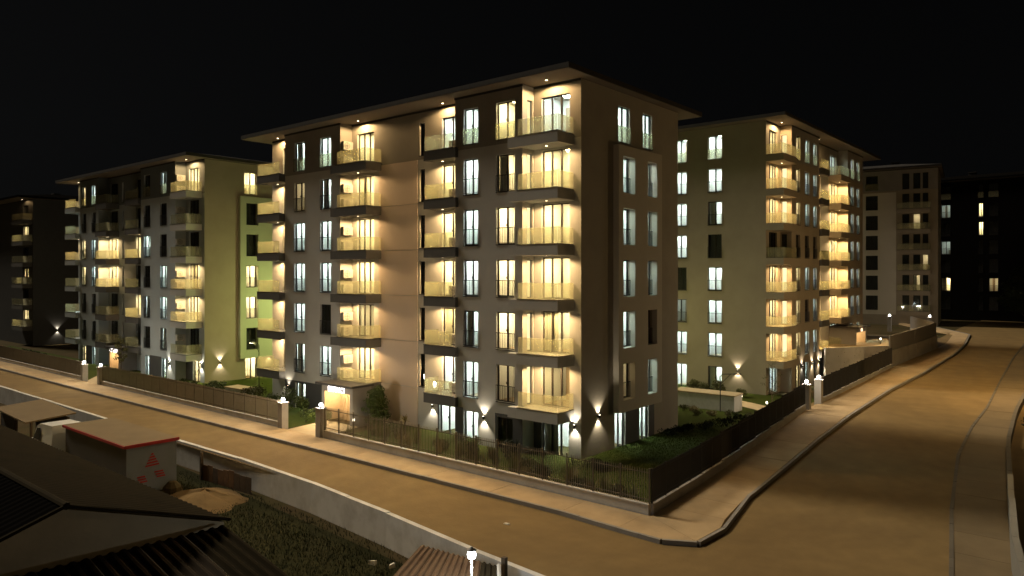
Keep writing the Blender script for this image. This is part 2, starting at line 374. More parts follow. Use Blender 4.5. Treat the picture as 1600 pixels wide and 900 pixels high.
def dark_mesh(wd, ht):
    def mk():
        m = MB(); m.quad((0, 0.5, 0), (wd, 0.5, 0), (wd, 0.5, ht), (0, 0.5, ht))
        for x in (0, wd): m.quad((x, 0.23, 0), (x, 0.5, 0), (x, 0.5, ht), (x, 0.23, ht))
        for z in (0, ht): m.quad((0, 0.23, z), (wd, 0.23, z), (wd, 0.5, z), (0, 0.5, z))
        return m.mesh('room', 'interior_dark')
    return cached(('dark', round(wd, 2), round(ht, 2)), mk)
def light_mesh(wd, ht, dep, m):
    def mk():
        b = MB(); cx = wd / 2; cy = 0.24 + dep * 0.5; b.box(cx - 0.35, cx + 0.35, cy - 0.35, cy + 0.35, ht + 0.20, ht + 0.235); return b.mesh('ceiling_light', m)
    return cached(('rl', round(wd, 2), round(ht, 2), dep, m), mk)
STATE = {'c': 'tube_cool', 'C': 'tube_cool_b', 'w': 'tube_warm', 'd': 'tube_warm_dim', 'm': 'tube_dim'}
WN = [0]
def window(root, loc, rz, wd, ht, state, leaves=2, rail='bars', dep=2.0, side=0.3):
    f, p, r = window_meshes(wd, ht, leaves, rail, False)
    o = inst('window', f, root, loc, rz)
    for k in range(leaves): inst('pane', p, o, (wd * k / leaves + (0.04 if leaves == 2 and k else 0), 0, 0))
    if r: inst('railing', r, o)
    WN[0] += 1
    if state in STATE:
        var = (WN[0] * 7 + int(wd * 10)) % 5 if side > 0.1 else 0
        inst('room', room_mesh(wd, ht, dep, var, side, side), o)
        inst('ceiling_light', light_mesh(wd, ht, dep, STATE[state]), o)
    else: inst('room', dark_mesh(wd, ht), o)
    return o
def wall_sheet(mb, fn, u0, u1, z0, z1, openings, regions=(), reveal=0.24, base=0):
    """a wall between u0..u1, z0..z1 with real openings and reveals; fn(u, z, depth) -> xyz"""
    us = sorted(set([u0, u1] + [c for o in openings for c in o[:2]] + [c for r in regions for c in r[:2] if u0 < c < u1]))
    zz = sorted(set([z0, z1] + [c for o in openings for c in o[2:4]] + [c for r in regions for c in r[2:4] if z0 < c < z1]))
    us = [u for u in us if u0 <= u <= u1]; zz = [z for z in zz if z0 <= z <= z1]
    for a, b in zip(us, us[1:]):
        for c, d in zip(zz, zz[1:]):
            um, zm = (a + b) / 2, (c + d) / 2
            if any(o[0] < um < o[1] and o[2] < zm < o[3] for o in openings): continue
            mi = base
            for r in regions:
                if r[0] < um < r[1] and r[2] < zm < r[3]: mi = r[4]
            mb.quad(fn(a, c, 0), fn(b, c, 0), fn(b, d, 0), fn(a, d, 0), mi)
    for (a, b, c, d) in [o[:4] for o in openings]:
        for (p, q) in (((a, c), (b, c)), ((b, c), (b, d)), ((b, d), (a, d)), ((a, d), (a, c))):
            mb.quad(fn(*p, 0), fn(*q, 0), fn(*q, reveal), fn(*p, reveal), base)
def downlight(root, loc, power=42, lit=True):
    me = cached(('downlight', lit), lambda: _downlight(lit))
    o = inst('downlight', me, root, loc)
    if lit: spot_light(o, (0, 0, -0.06), power * 8.5, (1.0, 0.63, 0.27), False, 168, 0.05)
    return o
def _downlight(lit):
    m = MB(); m.lathe([(0.0, -0.021), (0.07, -0.021)], m=1); m.lathe([(0.07, -0.022), (0.10, -0.022), (0.10, -0.001)], m=0)
    return m.mesh('downlight', ['metal', 'lamp_warm' if lit else 'ac_white'])
F0, FH = 2.55, 2.95
def floor_z(k): return F0 + FH * k
def balcony(root, u0, u1, v, z, fascia, glass, wl=0.0, base=0.0, thick=0.57):
    """slab from the wall (y=base) out to y=v; glass: 'F' front, 'L' / 'R' ends"""
    m = MB(); m.box(u0, u1, v, base - 0.003, z - thick + 0.02, z + 0.02, 0)
    m.box(u0 - 0.015, u1 + 0.015, v - 0.015, v + 0.10, z + 0.02, z + 0.055, 1)
    b = m.obj('balcony', [fascia, 'metal'], root)
    g0, g1 = z + 0.055, z + 0.92
    if 'F' in glass:
        n = max(2, round((u1 - u0) / 1.15)); L = (u1 - u0 - 0.1) / n
        for k in range(n):
            q = MB(); q.box(u0 + 0.05 + L * k + 0.006, u0 + 0.05 + L * (k + 1) - 0.006, v + 0.04, v + 0.055, g0, g1); q.obj('glass_pane', 'rail_glass', b)
    lim = base if not wl else wl
    for c, x in (('L', u0 + 0.04), ('R', u1 - 0.055)):
        if c in glass:
            q = MB(); q.box(x, x + 0.015, v + 0.07, lim - 0.02, g0, g1); q.obj('glass_pane', 'rail_glass', b)
            q = MB(); q.box(x - 0.02, x + 0.04, v + 0.11, lim - 0.01, z + 0.02, z + 0.05); q.obj('rail', 'metal', b)
    return b
def sconce(x, y, z, out, label, group='up and down wall lamps', power=9):
    """out: direction the wall faces, as an angle; a short cylinder that throws light up and down"""
    root = thing('wall_lamp', label, 'lamp', (x, y, z), out, group)
    m = MB(); m.lathe([(0.0, -0.09), (0.05, -0.09), (0.05, 0.09), (0.0, 0.09)], (0, -0.11, 0), 10); m.box(-0.03, 0.03, -0.075, -0.001, -0.05, 0.05)
    m.obj('body', 'metal', root)
    for s in (-1, 1):
        b = MB(); b.lathe([(0.0, 0.092 * s), (0.04, 0.092 * s)], (0, -0.11, 0), 10); b.obj('lens', 'lamp_white', root)
        spot_light(root, (0, -0.11, 0.12 * s), power * 14, (1.0, 0.84, 0.60), s > 0, 100)
    return root
def ac_unit(root_loc, rz, label, group):
    root = thing('air_conditioner', label, 'air conditioner', root_loc, rz, group)
    def mk():
        m = MB(); m.box(-0.40, 0.40, -0.30, 0, 0.05, 0.62); m.box(-0.30, -0.24, -0.28, -0.02, 0, 0.05, 1); m.box(0.24, 0.30, -0.28, -0.02, 0, 0.05, 1)
        m.box(0.401, 0.43, -0.2, -0.08, 0.12, 0.34, 1); return m.mesh('body', ['ac_white', 'ac_grille'])
    inst('body', cached('ac_body', mk), root)
    def mk2():
        m = MB(); n = 20; c = (-0.10, -0.306, 0.34)
        for r0, r1 in ((0.20, 0.225), (0.13, 0.145), (0.05, 0.07)):
            for j in range(n):
                a, b = 2 * math.pi * j / n, 2 * math.pi * (j + 1) / n
                P = lambda r, t: (c[0] + r * math.cos(t), c[1], c[2] + r * math.sin(t))
                m.quad(P(r0, a), P(r0, b), P(r1, b), P(r1, a))
        m.box(c[0] - 0.225, c[0] + 0.225, c[1] - 0.002, c[1] + 0.002, c[2] - 0.008, c[2] + 0.008); m.box(c[0] - 0.008, c[0] + 0.008, c[1] - 0.0025, c[1] + 0.0025, c[2] - 0.225, c[2] + 0.225)
        return m.mesh('fan_grille', 'ac_grille')
    inst('fan_grille', cached('ac_fan', mk2), root)
    return root
ORD = ['first', 'second', 'third', 'fourth', 'fifth', 'sixth', 'seventh']

def building(name, label, loc, rz, nf, L, depth, segs, bals, ends, top_dark=True, light='wall_light', ov=(1.1, 0.6, 2.0, 2.2), base_z=-0.7, flr_light=None, roof_up=0.32, dark='wall_dark', roof_mat='roof'):
    """nf upper floors; segs: (u0, u1, v, [columns], [ground openings], regions); v: how far the piece stands out (0 or a bay)
    column: (u0, u1, states from the top floor down, leaves, h0, h1)"""
    root = thing(name, label, 'building', loc, rz, 'apartment blocks of the estate')
    H = floor_z(nf); zt = floor_z(nf - 1) - 0.15
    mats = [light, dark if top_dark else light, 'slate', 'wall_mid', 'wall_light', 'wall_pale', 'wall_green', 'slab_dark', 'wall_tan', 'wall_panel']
    for (u0, u1, v, cols, grd, regs) in segs:
        ops = []
        for c in cols:
            for k in range(nf):
                st = c[2][nf - 1 - k] if nf - 1 - k < len(c[2]) else 'x'
                if st == '-': continue
                h0, h1 = (c[4], c[5]) if len(c) > 5 else (0.12, 2.2)
                z = floor_z(k) + h0
                ops.append((c[0], c[1], z, z + h1 - h0))
                rail = (c[6] if len(c) > 6 else ('glass' if k == nf - 1 else 'bars'))
                window(root, (c[0], -v, z), 0, c[1] - c[0], h1 - h0, st, c[3] if len(c) > 3 else 2, rail, 2.0 if v == 0 else 1.6)
        for g in grd:
            ops.append(g[:4]); window(root, (g[0], -v, g[2]), 0, g[1] - g[0], g[3] - g[2], g[4], g[5] if len(g) > 5 else 2, None)
        mb = MB()
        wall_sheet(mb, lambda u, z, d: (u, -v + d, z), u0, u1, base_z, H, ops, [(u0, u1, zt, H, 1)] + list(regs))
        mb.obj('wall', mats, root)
        m = MB(); m.box(u0 + (.004 if v == 0 else -.03), u1 + (-.004 if v == 0 else .03), -v - .035, -v - .003, H - .10, H + .025); m.obj('shadow_gap_strip', 'roof', root)  # dark strip paints in the shadow gap below the soffit
        if v > 0:
            for side, x in (('L', u0), ('R', u1)):
                m = MB(); so_ = []
                if side in dict(ends.get('bay_doors', {})).get((u0, u1), {}):
                    st = ends['bay_doors'][(u0, u1)][side]
                    for k in range(nf):
                        z = floor_z(k) + 0.08; so_.append((0.42, 0.90, z, z + 2.1))
                        s_ = st[nf - 1 - k]
                        d = -1 if side == 'L' else 1
                        o = inst('window', cached('sdoor', lambda: _slim_frame()), root, (x, -v + (0.42 if side == 'R' else 0.90), z), R(90) * d)
                        q = MB(); q.box(0.04, 0.44, 0.10, 0.11, 0.04, 2.06); q.obj('pane', 'pane', o)
                        q = MB(); q.box(0.0, 0.48, 0.20, 0.21, 0.0, 2.1); q.obj('backing_panel', 'backing_glow' if s_ == 'w' else 'interior_dark', o)  # emissive backing stands in for a lit room
                wall_sheet(m, lambda u, z, d: (x + (d if side == 'L' else -d), -v + u, z), 0, v, base_z, H, so_, [(0, v, zt, H, 1)] if not so_ else [], reveal=0.2)
                m.obj('wall', mats, root)
    # end walls
    for side in ('R', 'L'):
        e = ends.get(side)
        if not e: e = dict(cols=[], grd=[], regs=[])
        x = L if side == 'R' else 0
        def fn(u, z, d, off=0.0): return (x + (off - d if side == 'R' else d - off), u, z)
        ang = R(90) if side == 'R' else R(-90)
        pan = e.get('panel')
        ops = []
        pops = []
        for c in e['cols']:
            for k in range(nf):
                st = c[2][nf - 1 - k]
                z = floor_z(k) + 0.12
                inp = pan and pan[0] < c[0] < pan[1] and pan[2] < z < pan[3]
                off = pan[4] if inp else 0
                (pops if inp else ops).append((c[0], c[1], z, z + 2.08))
                xx = x + (off if side == 'R' else -off)
                # the panel stands proud, so its frames sit deep in the opening
                window(root, (xx - (off if side == 'R' else -off), c[0] if side == 'R' else c[1], z), ang, c[1] - c[0], 2.08, st, 2, 'glass' if k == nf - 1 else 'bars')
        for g in e['grd']:
            ops.append(g[:4]); window(root, (x, g[0] if side == 'R' else g[1], g[2]), ang, g[1] - g[0], g[3] - g[2], g[4], 2, None)
        mb = MB(); wall_sheet(mb, fn, 0, depth, base_z, H, ops + pops, e['regs'], base=e.get('base', 3)); mb.obj('wall', mats, root)
        if pan:
            mb = MB(); wall_sheet(mb, lambda u, z, d: fn(u, z, d, pan[4]), pan[0], pan[1], pan[2], pan[3], pops, (), reveal=pan[4] - 0.003, base=pan[5])
            for (a, b) in (((pan[0], pan[2]), (pan[1], pan[2])), ((pan[1], pan[2]), (pan[1], pan[3])), ((pan[1], pan[3]), (pan[0], pan[3])), ((pan[0], pan[3]), (pan[0], pan[2]))):
                mb.quad(fn(*a, 0.0, pan[4]), fn(*b, 0.0, pan[4]), fn(*b, 0.002, 0), fn(*a, 0.002, 0), pan[5])
            mb.obj('wall_panel', mats, root)
    mb = MB(); mb.quad((0, depth, base_z), (L, depth, base_z), (L, depth, H), (0, depth, H), 0); mb.obj('wall', mats, root)
    # roof
    l, r, f, b = ov
    rf = MB(); rf.box(-l, L + r, -f, depth + b, H + 0.03, H + 0.05, 1); rf.box(-l - 0.03, L + r + 0.03, -f - 0.03, depth + b + 0.03, H + 0.053, H + roof_up, 0)
    rf.hexa([(-l, -f, H + roof_up + 0.003), (L + r, -f, H + roof_up + 0.003), (L + r, depth + b, H + roof_up + 0.003), (-l, depth + b, H + roof_up + 0.003),
             (5, 4.2, H + 1.3), (L - 5, 4.2, H + 1.3), (L - 5, depth - 4.2, H + 1.3), (5, depth - 4.2, H + 1.3)], 0)
    ro = rf.obj('roof', [roof_mat, 'soffit'], root)
    for (cx, cy) in ((L * 0.3, depth * 0.45), (L * 0.62, depth * 0.5)):
        c = MB(); c.box(cx - 0.5, cx + 0.5, cy - 0.4, cy + 0.4, H + 1.0, H + 1.9); c.box(cx - 0.6, cx + 0.6, cy - 0.5, cy + 0.5, H + 1.9, H + 2.0); c.obj('chimney', 'roof', ro)
    # balconies
    for bb in bals:
        for k in range(nf):
            st = bb['st'][nf - 1 - k]
            if st == '-': continue
            z = floor_z(k)
            balcony(root, bb['u0'], bb['u1'], bb['v'], z, bb['fascia'], bb['glass'])
            lit = st == 'w'
            zc = (floor_z(k + 1) - 0.57 + 0.02) if k < nf - 1 else H + 0.03
            downlight(root, (bb.get('lu', (bb['u0'] + bb['u1']) / 2), bb.get('lv', -0.75), zc), bb.get('pw', 42), lit)
    return root
def _slim_frame():
    f = MB(); f.box(0, 0.04, 0.08, 0.13, 0, 2.1); f.box(0.44, 0.48, 0.08, 0.13, 0, 2.1); f.box(0.04, 0.44, 0.08, 0.13, 0, 0.04); f.box(0.04, 0.44, 0.08, 0.13, 2.06, 2.1)
    return f.mesh('window', 'frame')
def wall_panels(root, u0, u1, nf, mats, y=0.0, low=0.6):
    """the blank stair wall: one big panel to a storey with a recessed joint between"""
    for k in range(-1, nf - 1):
        z0 = floor_z(k) + 0.02 if k >= 0 else -0.6; z1 = floor_z(k + 1) - 0.02 if k < nf - 2 else floor_z(nf - 1) - 0.15
        m = MB(); m.box(u0 + 0.01, u1, y - 0.05, y - 0.003, z0, z1); m.obj('wall_panel', mats, root)

# ---- the corner block
A1 = 'wwwwww'
main = building('apartment_block', 'tall taupe corner block with every balcony lit, behind the picket fence', (-29.4, 0, 0), 0, 6, 29.4, 11.0,
    segs=[
        (0.0, 3.3, 0, [(1.45, 2.95, 'wwwwww', 2, 0.05, 2.25, None)], [(1.9, 2.4, -0.1, 1.85, 'w', 1)], [(2.4, 3.3, -0.7, 2.0, 2)]),
        (3.3, 10.0, 1.0, [(4.5, 5.8, 'cdcccc'), (7.7, 8.95, 'cCccxc')], [(4.6, 5.9, -0.1, 1.85, 'C')], [(3.3, 10.0, -0.7, 2.0, 2)]),
        (10.0, 16.8, 0, [(10.6, 12.4, 'wwwwdw', 3, 0.05, 2.25, None)], [], []),
        (16.8, 21.05, 0, [(16.9, 17.4, 'xxxxxx', 1, 0.12, 2.2, None), (18.95, 20.5, 'CwwwwC', 2, 0.05, 2.25, None)], [(18.7, 20.1, -0.1, 1.85, 'C')], [(18.55, 21.05, -0.7, 2.0, 2)]),
        (21.05, 26.2, 1.0, [(21.75, 22.9, 'cCcCcc'), (24.3, 25.65, 'wwwwwd')], [(21.75, 22.9, -0.1, 1.85, 'C'), (24.3, 25.5, -0.1, 1.8, 'x')], [(21.05, 21.7, -0.7, 2.0, 2), (24.2, 26.2, -0.7, 2.0, 2)]),
        (26.2, 29.4, 0, [(26.75, 28.65, 'Cwwwwd', 3, 0.05, 2.3, None)], [(26.75, 28.6, -0.1, 1.9, 'C', 3)], [(26.2, 26.75, -0.7, 2.0, 2)]),
    ],
    bals=[
        dict(u0=0.25, u1=3.297, v=-1.5, fascia='slab_dark', glass='FL', st=A1, lu=1.7, lv=-0.6),
        dict(u0=10.003, u1=13.2, v=-1.35, fascia='slab_dark', glass='FR', st=A1, lu=11.5, lv=-0.65, pw=55),
        dict(u0=18.6, u1=21.047, v=-1.25, fascia='slab_dark', glass='FL', st=A1, lu=19.6, lv=-0.6),
        dict(u0=26.203, u1=28.95, v=-1.5, fascia='wall_light', glass='FR', st=A1, lu=27.7, lv=-0.8, pw=55),
    ],
    ends=dict(bay_doors={(21.05, 26.2): {'R': 'wwwwww'}},
        R=dict(cols=[(3.7, 5.0, 'cccccd'), (6.5, 7.6, 'cCccxc')], grd=[(3.35, 4.5, -0.1, 1.95, 'C'), (6.1, 7.2, -0.1, 1.95, 'c')],
               regs=[(4.5, 7.9, -0.7, 2.0, 2)], panel=(3.2, 8.2, 2.0, 17.15, 0.36, 9), base=3)))
wall_panels(main, 12.95, 16.75, 6, 'wall_stair')

# slab fronts of the corner block run past the bay: small return pieces at their inner ends
for bu in ((9.35, 10.0, -1.35, 'slab_dark'), (25.55, 26.2, -1.5, 'wall_light'), (21.05, 21.3, -1.25, 'slab_dark')):
    for k in range(6):
        m = MB(); m.box(bu[0], bu[1], bu[2], -1.003, floor_z(k) - 0.55, floor_z(k) + 0.02); m.obj('balcony_return', bu[3], main)

def portal(parent_loc, rz, name, label, wd, dep, ht, sign, lit='lamp', sign_mat='sign_light', base=-0.7):
    root = thing(name, label, 'entrance porch', parent_loc, rz, 'entrance porches')
    m = MB(); m.box(0, 0.28, -dep, 0, base, ht); m.box(wd - 0.28, wd, -dep, 0, base, ht); m.box(0.28, wd - 0.28, -dep, 0, ht - 0.45, ht); m.obj('surround', 'portal', root)
    m = MB(); m.box(-0.25, wd + 0.25, -dep - 0.35, 0, ht + 0.003, ht + 0.14); m.obj('canopy', 'roof', root)
    for xa in (.283, wd - .303): m = MB(); m.box(xa, xa + .02, -dep + .02, -.21, base, ht - .455); m.obj('lining', 'wood', root)
    m = MB(); m.box(0.283, wd - 0.283, -0.12, -0.02, base, ht - 0.453); m.obj('back_panel', 'wood', root)
    n = 9
    for k in range(n):
        x = 0.33 + (wd - 0.66) * k / (n - 1); m = MB(); m.box(x - 0.03, x + 0.03, -0.20, -0.123, base, ht - 0.453); m.obj('slat', 'wood', root)
    m = MB(); x = wd * 0.62; m.box(x, x + 0.9, -0.26, -0.203, base, base + 2.15); d = m.obj('door', 'frame', root)
    m = MB(); m.box(x + 0.08, x + 0.82, -0.275, -0.262, base + 0.15, base + 2.05); m.obj('pane', 'dark_glass', d)
    for fx in (0.3, 0.72):
        o = inst('downlight', cached(('downlight', True), lambda: _downlight(True)), root, (wd * fx, -dep * 0.5, ht - 0.452)); point_light(o, (0, 0, -0.1), 75, (1.0, 0.74, 0.42), 0.05)
    c = bpy.data.curves.new('lettering', 'FONT'); c.body = sign; c.size = 0.5; c.extrude = 0.03; c.align_x = 'CENTER'; c.materials.append(M[sign_mat])
    tmp = bpy.data.objects.new('lettering_curve', c); COL.objects.link(tmp); bpy.context.view_layer.update()
    me = bpy.data.meshes.new_from_object(tmp); bpy.data.objects.remove(tmp); t = inst('lettering', me, root); t.location = (wd * 0.5, -dep - 0.06, ht - 0.42); t.rotation_euler = (R(90), 0, 0)
    return root
portal((-19.35, -1.003, 0), 0, 'entrance_porch', 'lit entrance porch with wooden slats under the corner block, beside the bushy shrub', 3.3, 1.55, 2.48, 'BEFINCI')

# ---- air conditioners of the corner block
for k in range(6):
    z = floor_z(k) + 0.06
    side = -19.4 + 0.003
    for up in (0, 1):
        lab = ('upper' if up else 'lower') + ' white air conditioner on the %s-floor balcony beside the blank stair wall' % ORD[k]
        ac_unit((side + 0.02, -0.55, z + (1.02 if up else 0.0)), R(90), lab, 'air conditioners on the balconies')
    ac_unit((-9.15, -0.02, z), 0, 'white air conditioner on the %s-floor balcony next to the narrow dark windows' % ORD[k], 'air conditioners on the balconies')

# ---- wall lamps of the corner block
sconce(-0.38, 0, 1.72, 0, 'wall lamp at the corner beside the three-leaf ground window')
sconce(0, 1.62, 2.05, R(90), 'wall lamp on the plain end wall beside the lawn')
sconce(-6.0, -1.0, 1.62, 0, 'wall lamp between a lit and a dark ground window')
sconce(-11.25, 0, 1.55, 0, 'wall lamp under the lowest balcony next to the spiky plant')
sconce(-27.35, 0, 1.6, 0, 'wall lamp beside the slim lit door of the corner block')
sconce(-25.6, -1.0, 1.45, 0, 'wall lamp on the dark slate bay near the gate')

# ---- the block down the street
left = building('apartment_block', 'pale block with mostly dark balconies and a green-lit end wall', (-71.0, 0.75, 0), 0, 6, 29.4, 13.0,
    segs=[
        (0.0, 3.3, 0, [(0.8, 2.3, 'wcxxcx', 2, 0.05, 2.25, None)], [], []),
        (3.3, 8.4, 1.0, [(3.9, 5.0, 'wxwwxx'), (6.6, 7.7, 'cxccxx')], [(4.1, 5.0, -0.1, 1.9, 'w'), (6.7, 7.6, -0.1, 1.9, 'c')], [(5.1, 6.6, -0.7, 2.0, 2)]),
        (8.4, 12.5, 0, [(8.9, 10.9, 'xxwwxx', 2, 0.05, 2.25, None), (11.9, 12.35, 'xxxxxx', 1, 0.12, 2.2, None)], [(9.3, 10.5, -0.1, 1.9, 'c')], [(8.4, 9.2, -0.7, 2, 2)]),
        (12.5, 18.7, 0, [(15.4, 17.4, 'xxwxwx', 2, 0.05, 2.25, None)], [], []),
        (18.7, 25.9, 1.0, [(19.4, 20.75, 'xxcxcx'), (22.9, 24.2, 'cxxcccx')], [(19.7, 20.7, -0.1, 1.9, 'C'), (23.2, 24.2, -0.1, 1.9, 'C')], [(20.7, 23.1, -0.7, 2.0, 2)]),
        (25.9, 29.4, 0, [(26.5, 28.4, 'wxxwwx', 3, 0.05, 2.3, None)], [(27.3, 28.6, -0.1, 1.9, 'w')], [(25.9, 27.2, -0.7, 2.0, 7)]),
    ],
    bals=[
        dict(u0=0.2, u1=3.297, v=-1.5, fascia='wall_pale', glass='FL', st='wxwxxx', lu=1.7, lv=-0.6),
        dict(u0=8.403, u1=11.2, v=-1.35, fascia='slab_dark', glass='FR', st='xxwwxx', lu=9.9, lv=-0.65, pw=60),
        dict(u0=15.6, u1=18.697, v=-1.25, fascia='slab_dark', glass='FL', st='xxwxwx', lu=17.4, lv=-0.6),
        dict(u0=25.903, u1=28.95, v=-1.5, fascia='wall_light', glass='FR', st='wxxwwx', lu=27.6, lv=-0.8, pw=55),
    ],
    ends=dict(R=dict(cols=[(3.9, 5.15, 'wxxwwx')], grd=[(4.0, 5.2, -0.1, 1.9, 'w')], regs=[], panel=(3.3, 11.5, 1.9, 17.15, 0.36, 6), base=8)),
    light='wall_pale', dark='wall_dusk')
wall_panels(left, 12.5, 15.4, 6, 'wall_pale')
portal((-58.2, 0.747, 0), 0, 'entrance_porch', 'small lit entrance porch of the pale block with dark balconies', 2.7, 1.7, 2.3, 'BEFINCI')
for k in (5, 4, 3, 2, 1, 0):
    for up in (0, 1):
        ac_unit((-71.0 + 25.9 + 0.023, 0.15, floor_z(k) + 0.06 + (1.02 if up else 0)), R(90), ('upper' if up else 'lower') + ' air conditioner on the %s-floor corner balcony of the pale block' % ORD[k], 'air conditioners on the balconies')
sconce(-42.1, 0.75, 1.5, 0, 'wall lamp on the corner of the pale block by its lit glass door')
sconce(-41.6, 2.2, 1.75, R(90), 'wall lamp on the tan end wall of the pale block')
sconce(-41.6, 7.2, 1.95, R(90), 'warm wall lamp beneath the green-lit end panel')
sconce(-46.2, -0.25, 1.5, 0, 'wall lamp on the slate bay of the pale block')
sconce(-52.6, 0.75, 1.6, 0, 'wall lamp beside the entrance porch of the pale block')

# ---- the block across the court, its long front on the climbing street
b2 = building('apartment_block', 'seven-storey olive block on the climbing street with lit corner balconies', (-1.4, 29.9, -0.2), R(90), 7, 29.4, 14.0,
    segs=[
        (0.0, 3.4, 0, [(0.7, 2.6, 'wwwxwww', 3, 0.05, 2.3, None)], [(0.6, 2.6, -0.3, 1.9, 'c', 3)], []),
        (3.4, 11.0, 1.0, [(4.5, 5.6, 'wwwxwww'), (6.9, 8.1, 'cccxcxc'), (9.2, 10.3, 'cccxccc')], [(4.4, 5.6, -0.3, 1.9, 'w'), (7.0, 8.0, -0.3, 1.9, 'c'), (9.4, 10.2, -0.3, 1.9, 'c')], [(5.6, 7.0, -0.8, 2, 2)]),
        (11.0, 14.4, 0, [(11.4, 12.8, 'wwwxwww', 2, 0.05, 2.25, None)], [], []),
        (14.4, 20.6, 0, [(17.9, 20.0, 'cwwwwwc', 2, 0.05, 2.25, None)], [], []),
        (20.6, 26.4, 1.0, [(21.6, 22.8, 'ccccccc'), (23.9, 25.0, 'ccccccc')], [], []),
        (26.4, 29.4, 0, [(27.2, 28.5, 'xxxxxxx')], [], []),
    ],
    bals=[
        dict(u0=-0.0, u1=3.397, v=-1.5, fascia='wall_tan', glass='FL', st='wwwxwww', lu=1.8, lv=-0.7, pw=60),
        dict(u0=11.003, u1=13.4, v=-1.25, fascia='slab_dark', glass='FR', st='wwwxwww', lu=12.2, lv=-0.6, pw=36),
        dict(u0=17.3, u1=20.597, v=-1.25, fascia='wall_tan', glass='FL', st='xwwwwwx', lu=19.0, lv=-0.6, pw=110),
    ],
    ends=dict(bay_doors={(3.4, 11.0): {'L': 'wwwxwww'}},
        L=dict(cols=[(4.0, 5.3, 'CCCxCcc'), (7.4, 8.7, 'CCCCxmc')], grd=[(4.0, 5.3, -0.35, 1.75, 'C'), (7.4, 8.7, -0.35, 1.75, 'C')], regs=[], base=8)),
    light='wall_tan', base_z=-1.2)
wall_panels(b2, 14.5, 17.2, 7, 'wall_light')
portal((-1.397, 47.4, 1.7), R(90), 'entrance_porch', 'dark entrance porch with a small glowing sign on the terrace above the blank white wall', 4.0, 2.6, 2.6, 'G5', sign_mat='sign_warm', base=-2.0)
sconce(-3.9, 29.9, 1.35, 0, 'wall lamp on the olive end wall above the court path')
sconce(-0.4, 35.9, 1.45, R(90), 'wall lamp beside the warm ground window on the climbing street')
sconce(-0.4, 38.7, 1.45, R(90), 'wall lamp between two cool ground windows on the climbing street')
sconce(-0.4, 40.7, 1.45, R(90), 'wall lamp at the end of the bay above the gate')

# ---- blocks in the distance
b3 = building('apartment_block', 'unlit distant block with railed balconies at the end of the street', (-13.5, 84.5, 1.9), R(8), 7, 15.5, 14,
    segs=[(0, 10.2, 0, [(3.2, 4.6, 'xxxxxxx'), (6.2, 7.8, 'xxxxxxx')], [], [(0, 10.2, 2.0, 19.9, 9)]), (10.2, 15.5, 0, [(11.0, 11.9, 'xxxxxxx', 1, 0.05, 2.3, None), (12.4, 13.3, 'xxdxxdx', 1, 0.05, 2.3, None), (13.6, 14.3, 'xxxxdxx', 1, 0.05, 2.3, None)], [], [])],
    bals=[dict(u0=10.4, u1=14.6, v=-1.2, fascia='wall_tan', glass='FR', st='-xxxxxx', lu=12.5, lv=-0.6)],
    ends={}, ov=(0.5, 0.5, 0.8, 0.5), light='wall_tan')
b4 = building('apartment_block', 'unlit distant block with a few glowing windows beyond the street end', (-4.6, 104, 1.5), R(-3), 7, 24.0, 14,
    segs=[(0, 24.0, 0, [(1.2, 2.2, 'xxxxxdx'), (4.0, 5.3, 'xmxmxwx'), (9.2, 9.8, 'xwwxxxx'), (10.6, 11.8, 'xxxxxdx'), (16, 17.3, 'xxxxxxx')], [], [])],
    bals=[], ends=dict(L=dict(cols=[], grd=[], regs=[], base=0)), ov=(0.5, 0.5, 0.6, 0.5), light='unlit_black', top_dark=False, roof_mat='unlit_black')  # shade put into wall and roof colour, beyond the reach of street light
b5 = building('apartment_block', 'dark distant block beyond the pale one, four square windows lit along its corner', (-123, 3.0, 0), 0, 6, 29.4, 13.0,
    segs=[(0, 24.0, 0, [(8, 9.2, 'xxxxxx')], [], []), (24.0, 29.4, 0, [(25.4, 27.6, 'xwxwxw', 2, 0.9, 2.2, None)], [], [])],
    bals=[dict(u0=24.6, u1=29.2, v=-1.2, fascia='slab_dark', glass='FR', st='wxxxxx', lu=27, lv=-0.6, pw=8)], ends=dict(R=dict(cols=[], grd=[], regs=[], base=2)), light='slate', top_dark=False, roof_mat='unlit_black')  # dark wall and roof colours carry the missing street light here
sconce(-93.6, 6.0, 1.9, R(90), 'lone wall lamp on the dark distant block')

